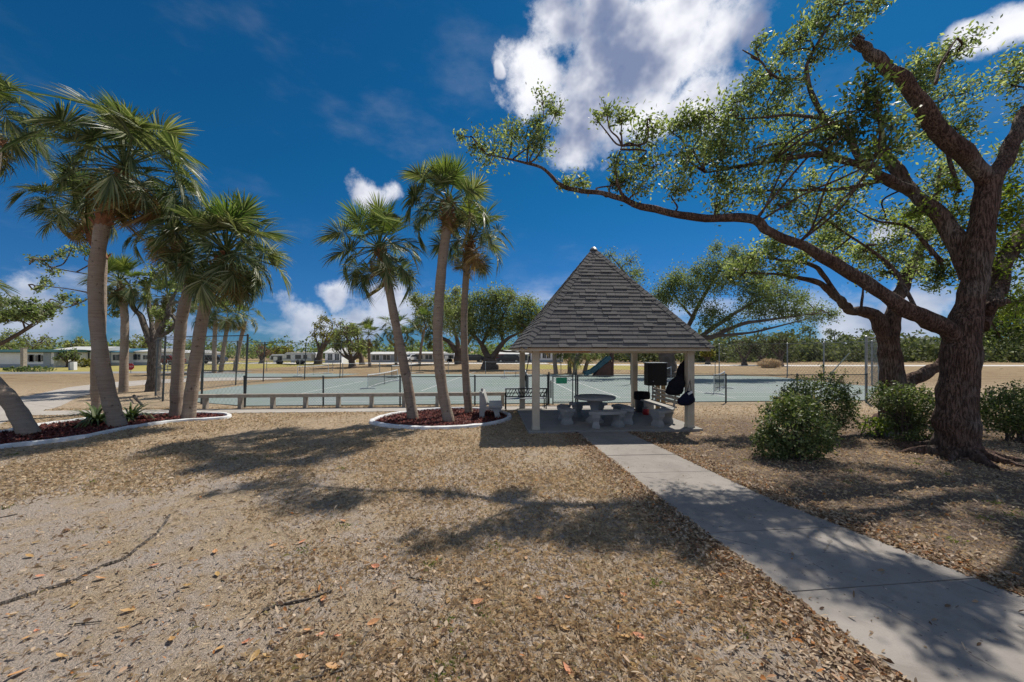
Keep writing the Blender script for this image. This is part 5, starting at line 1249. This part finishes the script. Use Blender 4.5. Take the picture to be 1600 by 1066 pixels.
# ------------------------------------------------------------------ far houses, campers, cars
def house(name, label, x0, x1, ybase, ytop, depth, wall, roofm, wins, door=None, roof_h=0.5, pitch=True, D=None, cat='mobile home', skirt=None, ov=.3):
    a = G(x0, ybase) if D is None else Vector((P(x0, 0, D).x, D, 0)); D = a.y; W_ = (x1-x0)/FPX*D; H_ = CAMH-(ytop-HORY)/FPX*D
    root = thing(name, label, cat, (a.x, a.y, 0))
    mb = MB(); mb.box((W_/2, depth/2, H_/2), (W_, depth, H_)); mb.build('wall', wall, root)
    mb = MB()
    if pitch: mb.prism([(-ov, 0), (depth+ov, 0), (depth+ov, .08), (depth/2, roof_h+.08), (-ov, .08)], -ov, W_+ov, axis=(1, 0, 0), origin=(0, 0, H_+.004), ex=(0, 1, 0), ey=(0, 0, 1))
    else: mb.box((W_/2, depth/2, H_+roof_h/2+.004), (W_+2*ov, depth+2*ov, roof_h))
    mb.build('roof', roofm, root)
    for (wx, wz, ww, wh) in wins:
        mb = MB(); mb.box((wx*W_, -.02, wz*H_), (ww, .04, wh)); f = mb.build('window', M['white'], root)
        for s in (-.25, .25):
            m2 = MB(); m2.box((wx*W_+s*ww*.92, -.045, wz*H_), (ww*.41, .012, wh*.84)); m2.build('pane', M['glass'], f)
    if door is not None:
        mb = MB(); mb.box((door*W_, -.03, .5*min(H_, 2.0)+.15), (.9, .05, min(H_, 2.0)-.1)); d_ = mb.build('door', M['wall_grey'], root)
        m2 = MB(); m2.box((door*W_+.33, -.07, 1.0), (.06, .04, .06)); m2.build('handle', M['metal_grey'], d_)
    for k in range(int(W_/0.9)):
        pass
    mb = MB(); mb.box((W_/2, -.015, .22), (W_, .02, .44)); mb.build('skirting', skirt or M['wall_grey'], root)
    return root
house('mobile_home', 'leftmost white mobile home with a dark green roof edge', -60, 84, 574.5, 551, 6, M['wall_white'], M['roof_green'], [(.72, .62, 1.6, .9), (.80, .62, 1.6, .9), (.66+.21, .62, .9, .9)], .93, .30)
house('mobile_home', 'second white mobile home, partly behind the front palm', 84, 146, 572.5, 548, 6, M['wall_white'], M['roof_pale'], [(.85, .65, .8, 1.1), (.2, .6, 1.2, .9)], .5, .5)
house('mobile_home', 'white mobile home with a blue roof right of the front palm', 160, 196, 571.5, 551, 6, M['wall_white'], M['roof_blue'], [(.6, .62, 1.0, .9), (.85, .62, 1.0, .9)], .25, .5)
house('mobile_home', 'white mobile home behind the stop sign', 197, 234, 571, 550, 6, M['wall_white'], M['roof_pale'], [(.3, .62, .9, .9), (.5, .62, .9, .9), (.85, .6, 1.0, .7)], .12, .4)
house('mobile_home', 'pale mobile home half hidden by the twin palm trunks', 238, 300, 569, 552, 6, M['wall_cream'], M['roof_pale'], [(.3, .6, 1.4, 1.0), (.7, .6, 1.4, 1.0)], .5, .4)
house('bungalow', 'white bungalow under the far yellow flowering tree', 508, 534, 567, 552, 6, M['wall_white'], M['roof_pale'], [(.3, .6, .9, 1.3), (.72, .6, .9, 1.3)], None, .9, cat='house')
house('mobile_home', 'grey-blue mobile home behind the far palm row', 576, 632, 566, 554, 6, M['wall_grey'], M['roof_pale'], [(.2, .6, 1.5, 1.1), (.5, .6, 1.5, 1.1)], .75, .4)
house('mobile_home', 'long low pale home between the two left central palms', 640, 690, 565.5, 553, 6, M['wall_cream'], M['roof_pale'], [(.3, .6, 1.5, 1.0), (.6, .6, 1.5, 1.0), (.85, .6, 1.2, 1.0)], None, .3)
house('bungalow', 'grey bungalow with a shallow pale roof behind the V-trunk oak', 775, 824, 567, 554, 7, M['wall_grey'], M['roof_pale'], [(.35, .62, 1.2, 1.0), (.62, .62, 1.2, 1.0), (.9, .6, 1.4, 1.2)], .5, .7, cat='house')
house('bungalow', 'white house with a row of dark windows seen through the gazebo', 829, 880, 566.5, 548, 7, M['wall_white'], M['roof_pale'], [(.25, .62, .7, 1.3), (.42, .62, .7, 1.3), (.55, .62, .7, 1.3), (.8, .62, .9, 1.3)], None, .8, cat='house')

def camper(label, x0, x1, yb, yt, D=None):
    a = G(x0, yb) if D is None else Vector((P(x0, 0, D).x, D, 0)); D = a.y; W_ = (x1-x0)/FPX*D; H_ = CAMH-(yt-HORY)/FPX*D
    r = thing('camper_trailer', label, 'camper', (a.x, a.y, 0))
    mb = MB(); mb.prism([(.0, .55), (W_, .55), (W_, H_*.92), (W_*.96, H_), (W_*.14, H_), (.0, H_*.75)], 0, 2.4, axis=(0, 1, 0), ex=(1, 0, 0), ey=(0, 0, 1)); mb.build('body', M['carwhite'], r, False, .04)
    for (x, w) in ((.22, .6), (.55, .9), (.8, .6)): mb = MB(); mb.box((x*W_, -.02, H_*.64), (w, .04, .6)); mb.build('window', M['glass'], r)
    mb = MB(); mb.box((W_*.38, -.03, H_*.45), (.65, .04, H_*.62)); mb.build('door', M['wall_white'], r)
    for x in (.55, .68): mb = MB(); mb.prism([(cos(q*pi/6)*.36, sin(q*pi/6)*.36) for q in range(12)], -.05, .2, axis=(0, 1, 0), origin=(x*W_, 0, .36), ex=(1, 0, 0), ey=(0, 0, 1)); mb.build('wheel', M['tyre'], r)
    mb = MB(); mb.box((W_*.5, -.012, .85), (W_*.98, .02, .16)); mb.build('stripe', M['wall_grey'], r)
camper('large white camper behind the second court, under the pale green tree', 441, 486, 569.5, 551)
camper('smaller white camper left of the large one, awning side', 421, 446, 569, 554)
camper('white box camper right of the tallest central palm', 690, 710, 566.5, 552.5)

def car(label, x, yb, D, mat, rz=0.0, s=1.0):
    c = P(x, yb, D); r = thing('parked_car', label, 'car', (c.x, D, 0.012), rz, 'cars parked far behind the courts')
    prof = [(-2.1, .35), (2.1, .35), (2.15, .75), (1.35, .92), (.75, 1.42), (-1.1, 1.45), (-1.9, .98), (-2.15, .85)]
    mb = MB(); mb.prism(prof, -.85, .85, axis=(0, 1, 0), ex=(1, 0, 0), ey=(0, 0, 1)); mb.build('body', mat, r, False, .06)
    for y in (-.86, .86): mb = MB(); mb.prism([(-1.5, .98), (1.05, .98), (.65, 1.34), (-1.0, 1.36)], -.008, .008, axis=(0, 1, 0), origin=(0, y, 0), ex=(1, 0, 0), ey=(0, 0, 1)); mb.build('window', M['glass'], r)
    mb = MB(); mb.bar((1.28, 0, .99), (.80, 0, 1.38), 1.4, .03); mb.build('windscreen', M['glass'], r)
    mb = MB(); mb.bar((-1.83, 0, 1.06), (-1.2, 0, 1.42), 1.4, .03); mb.build('windscreen', M['glass'], r)
    for x_ in (-1.35, 1.35):
        for y in (-.86, .68):
            mb = MB(); mb.prism([(cos(q*pi/8)*.33, sin(q*pi/8)*.33) for q in range(16)], 0, .2, axis=(0, 1, 0), origin=(x_, y, .33), ex=(1, 0, 0), ey=(0, 0, 1)); w = mb.build('wheel', M['tyre'], r)
            mb = MB(); mb.lathe([(.01, 0), (.2, .0), (.2, .01)], 10); rim = mb.build('rim', M['metal_grey'], w); rim.location = (x_, y-.012 if y < 0 else y+.212, .33); rim.rotation_euler = (radians(90), 0, 0)
    for y in (-.6, .6): mb = MB(); mb.box((2.13, y, .68), (.06, .3, .14)); mb.build('headlight', M['white'], r)
    r.scale = (s, s, s)
car('white parked car just right of the leaning central palm trunk', 641, 565, 72, M['carwhite'], radians(250))
car('dark parked car right of the slim central palm', 738, 566, 68, M['cardark'], radians(200))
car('dark red car beside the grey bungalow', 778, 566, 67, M['carred'], radians(170))
car('second dark car parked in front of the grey bungalow', 794, 566, 66, M['cardark'], radians(185))
car('dark red car under the bare tree near the left corner fence', 262, 570, 56, M['carred'], radians(175))
car('grey truck-like dark car beyond the corner fence post', 330, 568, 62, M['cardark'], radians(185))

# stop sign, post, utility box
ss = thing('stop_sign', 'low red stop sign on the left lawn by the mobile homes', 'sign', (P(204, 0, 36).x, 36, 0), radians(8))
mb = MB(); mb.tube([(0, .03, 0), (0, .03, .75)], .03, 6); mb.build('post', M['metal_grey'], ss)
mb = MB(); mb.prism([(cos(pi/8+q*pi/4)*.33, sin(pi/8+q*pi/4)*.33) for q in range(8)], 0, .02, axis=(0, -1, 0), origin=(0, 0, .62), ex=(1, 0, 0), ey=(0, 0, 1)); plate = mb.build('plate', M['stopred'], ss)
tcv = bpy.data.curves.new('stop_text', 'FONT'); tcv.body = 'STOP'; tcv.size = .22; tcv.align_x = 'CENTER'; tcv.align_y = 'CENTER'; tcv.extrude = .002
to = bpy.data.objects.new('tmp', tcv); COL.objects.link(to); dg = bpy.context.evaluated_depsgraph_get(); tm = bpy.data.meshes.new_from_object(to.evaluated_get(dg)); bpy.data.objects.remove(to)
tm.materials.clear(); lt = link('lettering', tm, plate, M['white']); lt.rotation_euler = (radians(90), 0, 0); lt.location = (0, -.024, .62)
wp = thing('wooden_post', 'grey wooden post standing on the left lawn', 'post', G(37, 579))
mb = MB(); mb.box((0, 0, 1.2), (.34, .34, 2.4)); mb.build('post', M['oldwood'], wp, False, .02)
mb = MB(); mb.box((0, 0, 2.43), (.40, .40, .06)); mb.build('cap', M['oldwood'], wp)
ub = thing('utility_box', 'small white utility pedestal by the left road', 'utility box', G(115, 578.5))
mb = MB(); mb.box((0, 0, .45), (.42, .35, .9)); mb.build('case', M['wall_white'], ub, False, .02)
mb = MB(); mb.box((-.35, .05, .40), (.25, .3, .8)); mb.build('case', M['wall_grey'], ub, False, .02)

# ------------------------------------------------------------------ ground litter
rng = np.random.default_rng(77)
def scatter(n, dmin, dmax, p=1.0, wide=1.75):
    """points on the ground round the viewer, thinning with distance"""
    q = rng.uniform(0, 1, n); d = dmin*(dmax/dmin)**(q**p); x = rng.uniform(-wide, wide, n)*(d+.8)
    return np.column_stack([x, d])
PATH = np.array([(3.35, 0.2), (2.93, 1.2), (2.58, 2.3), (2.18, 5.0), (1.70, 9.83), (3.02, 9.90), (3.72, 5.4), (4.55, 2.9), (5.3, 1.8), (6.2, 0.9)])
PADP = np.array([tuple(Z(-.22, -.24))[:2], tuple(Z(GW+.25, -.24))[:2], tuple(Z(GW+.25, GD-.25))[:2], tuple(Z(-.22, GD-.25))[:2]])
WALK = np.array([tuple(p)[:2] for p in wl]+[tuple(p)[:2] for p in wr[::-1]])
SIDE = np.array([tuple(p)[:2] for p in sp_l]+[tuple(p)[:2] for p in sp_r[::-1]])
def clear(pts, path_keep=0.0):
    ok = ~inside(pts, PADP) & ~inside(pts, WALK) & ~inside(pts, SIDE)
    for b in BEDS: ok &= ~inside(pts, b)
    ip = inside(pts, PATH); ok &= ~ip | (rng.uniform(0, 1, len(pts)) < path_keep)
    ok &= (pts[:, 1]-14.25-(pts[:, 0]+10.1)*.0664) < .1
    return pts[ok]
def patchy(pts, s1=.9, s2=2.3):
    """0..1 value that varies in patches over the ground"""
    x, y = pts[:, 0], pts[:, 1]
    v = np.sin(x*s1+1.3*np.sin(y*s1*.8+.7))+np.sin(y*s1*1.2+1.7*np.sin(x*s1*.7))+.6*np.sin(x*s2+y*s2*.6)+.6*np.sin(y*s2*1.3-x*s2*.4+2)
    return (v+3.2)/6.4
def litter(pts, Lm, Wm, mat, name, label, flat=1.0):
    n = len(pts); az = rng.uniform(0, 2*pi, n); ti = rng.normal(size=n)*.32*flat; ro = rng.normal(size=n)*.5*flat
    L = Lm*rng.uniform(.55, 1.35, n); W_ = Wm*rng.uniform(.6, 1.3, n); cup = rng.uniform(.05, .5, n)*W_
    d = np.column_stack([np.cos(az)*np.cos(ti), np.sin(az)*np.cos(ti), np.sin(ti)]); s = np.column_stack([-np.sin(az)*np.cos(ro), np.cos(az)*np.cos(ro), np.sin(ro)])
    c = np.column_stack([pts, np.full(n, .008)+rng.uniform(0, .014, n)+np.abs(np.sin(ti))*L*.5+np.abs(np.sin(ro))*W_*.4]); up = np.array((0, 0, 1.0))
    v = np.empty((n, 6, 3)); lh = (L/2)[:, None]; wh = (W_/2)[:, None]; cu = cup[:, None]*up
    v[:, 0] = c-d*lh+cu*.3; v[:, 1] = c+d*lh+cu*.6; v[:, 2] = c-d*lh*.35+s*wh+cu; v[:, 3] = c+d*lh*.40+s*wh*.9+cu; v[:, 4] = c-d*lh*.35-s*wh+cu; v[:, 5] = c+d*lh*.40-s*wh*.9+cu
    b = np.arange(n)[:, None]*6; q = np.concatenate([b+np.array([[0, 2, 3, 1]]), b+np.array([[0, 1, 5, 4]])])
    o = link(name, mesh_idx(name, v.reshape(-1, 3), q), None, mat); return tag(o, label, 'leaf litter', kind='stuff')
pts = clear(scatter(64000, 1.4, 13.5, .80), .06)
keep = np.where(pts[:, 0] > 1.6, .72, np.where(pts[:, 0] > -3.0, .05+.75*patchy(pts)**1.8, .03+.42*patchy(pts)**1.9))
pts = pts[rng.uniform(0, 1, len(pts)) < keep]; m = rng.uniform(0, 1, len(pts)) < .82
litter(pts[m], .036, .0135, M['litter'], 'leaf_litter', 'carpet of small dry tan oak leaves over the ground', 1.1)
litter(pts[~m], .060, .024, M['litter'], 'leaf_litter', 'larger curled dry leaves scattered among the small ones')
# drift of leaves along both path edges
e1 = []
for (line, sg) in (([(2.93, 1.2), (2.58, 2.3), (2.18, 5.0), (1.70, 9.83)], -1), ([(5.3, 1.8), (4.55, 2.9), (3.72, 5.4), (3.02, 9.9)], 1)):
    for i in range(3):
        a, b = np.array(line[i]), np.array(line[i+1]); m = int(700*np.linalg.norm(b-a)*(1.6 if i < 2 else 1))
        e1.append(a+(b-a)*rng.uniform(0, 1, m)[:, None]+np.column_stack([sg*(np.abs(rng.normal(size=m))*.28-.03), np.zeros(m)]))
litter(clear(np.concatenate(e1), .25), .050, .021, M['litter'], 'leaf_litter', 'drift of dry leaves gathered along the path edges')
# dry grass
def blades(pts, hm, wm, mat, name, label, lay=1.0):
    n = len(pts); az = rng.uniform(0, 2*pi, n); h = hm*rng.uniform(.4, 1.4, n); w = wm*rng.uniform(.7, 1.3, n); le = rng.uniform(.6, 2.0, n)*lay
    d = np.column_stack([np.cos(az), np.sin(az), np.zeros(n)]); s = np.column_stack([-np.sin(az), np.cos(az), np.zeros(n)]); up = np.array((0, 0, 1.0)); c = np.column_stack([pts, np.full(n, .002)])
    v = np.empty((n, 4, 3)); v[:, 0] = c-s*w[:, None]; v[:, 1] = c+s*w[:, None]
    m_ = c+d*(h*le*.35)[:, None]+up*(h*.7)[:, None]; v[:, 2] = c+d*(h*le)[:, None]+up*(h*np.maximum(.15, 1-.35*le))[:, None]+s*(w*.2)[:, None]; v[:, 3] = m_-s*(w*.9)[:, None]
    o = link(name, mesh_np(name, v.reshape(-1, 3), 4), None, mat); return tag(o, label, 'grass', kind='stuff')
pts = clear(scatter(300000, 1.4, 14.5, .72)); pt = patchy(pts+3.1, .7, 2.9)
pts = pts[rng.uniform(0, 1, len(pts)) < np.where(pts[:, 0] > 3.2, .30, np.clip((pt-.36)*2.6, .06, .9))]
blades(pts, .034, .0019, M['straw'], 'dry_grass', 'short dry straw-coloured grass over the open ground')
far_pts = clear(scatter(150000, 5.5, 15.0, .75, 1.5)); fp_ = patchy(far_pts+1.7, .8, 3.1)
far_pts = far_pts[rng.uniform(0, 1, len(far_pts)) < np.where(far_pts[:, 0] > 3.4, .15, np.clip((fp_-.25)*2.0, .05, .85))]
blades(far_pts, .042, .0042, M['straw'], 'dry_grass', 'tufted golden dry grass towards the beds and the gazebo', .9)
ct = scatter(45, 1.8, 8, .8, 1.3); pts = clear(np.concatenate([c+rng.normal(size=(34, 2))*.045 for c in ct]))
blades(pts, .030, .0022, M['greengrass'], 'green_tufts', 'small green weed tufts in the dry grass', .7)
# white grit and shell bits in the sandy patches
pts = clear(scatter(9000, 1.5, 9, .75)); pts = pts[patchy(pts) < .55]
gr = leaf_faces(np.column_stack([pts, np.full(len(pts), .008)]), rng, .014, .010, 1.5)
tag(link('grit', mesh_np('grit', gr, 4), None, M['stone_white']), 'pale grit and shell crumbs on bare soil', 'grit', kind='stuff')

# big orange leaves, one by one
def big_leaf_mesh(seed):
    r = random.Random(seed); mb = MB(); n = 6; L, Wd = .11, .052; cv = r.uniform(.02, .05)
    for i in range(n+1):
        t = i/n; w = Wd*.5*sin(pi*min(1, t*1.05+.03))**.7 if 0 < i < n else .002; x = (t-.5)*L; z = .012+cv*(t-.5)**2*4*.35
        mb.v += [(x, -w, z+w*.35), (x, 0, z), (x, w, z+w*.35*r.uniform(.3, 1.4))]
        if i: k = 3*i; mb.f += [(k-3, k-2, k+1, k), (k-2, k-1, k+2, k+1)]
    return mesh_from('leaf_blade', mb.v, mb.f)
BL = [big_leaf_mesh(i) for i in range(4)]
for m_ in BL: m_.materials.append(M['almond'])
orr = random.Random(9); cnt = 0
spots = [(95, 1030), (60, 905), (115, 948), (268, 1000), (60, 990), (30, 1058), (290, 920), (195, 960), (530, 1000), (500, 992), (470, 1032), (415, 1030), (480, 985), (885, 1050), (385, 1005), (880, 985), (160, 906), (40, 1000), (845, 935), (745, 945), (890, 932), (970, 975), (680, 1010), (1120, 985), (20, 960)]
for i in range(64):
    if i < len(spots): g = G(spots[i][0]+orr.uniform(-4, 4), spots[i][1]+orr.uniform(-3, 3))
    else:
        x = orr.uniform(-20, 1100); y = orr.uniform(800, 1060); g = G(x, y)
    if inside(np.array([[g.x, g.y]]), PATH)[0]: continue
    o = link('fallen_leaf', BL[i % 4]); o.location = (g.x, g.y, .006); o.rotation_euler = (orr.uniform(-.35, .35), orr.uniform(-.35, .35), orr.uniform(0, 6.28)); s = orr.uniform(.55, 1.0); o.scale = (s, s, s)
    tag(o, 'large orange-brown fallen leaf lying on the dry ground', 'leaf', 'large orange leaves scattered in the foreground')

# roots and fallen sticks
def stick(name, label, px, r0, r1, cat, seed, zoff=.006, mat='bark_grey'):
    rg = np.random.default_rng(seed); rows = []
    for i, (x, y) in enumerate(px):
        g = G(x, y); t = i/(len(px)-1); rows.append((g.x+rg.normal()*.008, g.y+rg.normal()*.008, zoff, r0+(r1-r0)*t))
    mb = MB(); noisy_tube(mb, rows, 8, rg, .16); tag(mb.build(name, M[mat], None, True), label, cat)
stick('exposed_root', 'long grey tree root snaking across the lower left ground', [(-60, 962), (0, 945), (60, 925), (110, 911), (150, 890), (190, 876), (215, 858), (240, 838), (258, 818), (266, 805)], .020, .014, 'root', 1)
stick('fallen_stick', 'thick bark-covered stick lying in the lower centre left', [(408, 956), (440, 945), (480, 938), (520, 926)], .014, .008, 'stick', 2, .012)
stick('fallen_stick', 'thin curved twig at the bottom edge left of centre', [(430, 1072), (500, 1058), (540, 1046), (560, 1020), (572, 995)], .008, .004, 'stick', 3, .010)
stick('fallen_stick', 'short pale straight twig in the lower left', [(110, 978), (155, 974)], .006, .004, 'stick', 4, .012)
stick('fallen_stick', 'short twig lying across the dry grass at lower right of centre', [(640, 903), (675, 912)], .007, .005, 'stick', 5, .012)
stick('fallen_stick', 'forked twig on the dry leaves beside the near path edge', [(1290, 1048), (1340, 1036), (1378, 1032)], .007, .003, 'stick', 6, .014)
stick('fallen_stick', 'dark bent branch on the grass beyond the left bed', [(209, 619), (216, 626), (225, 636)], .05, .03, 'stick', 7, .03)
stick('exposed_root', 'thin root end at the left edge above the long root', [(-20, 812), (10, 808), (30, 804)], .01, .006, 'root', 8)
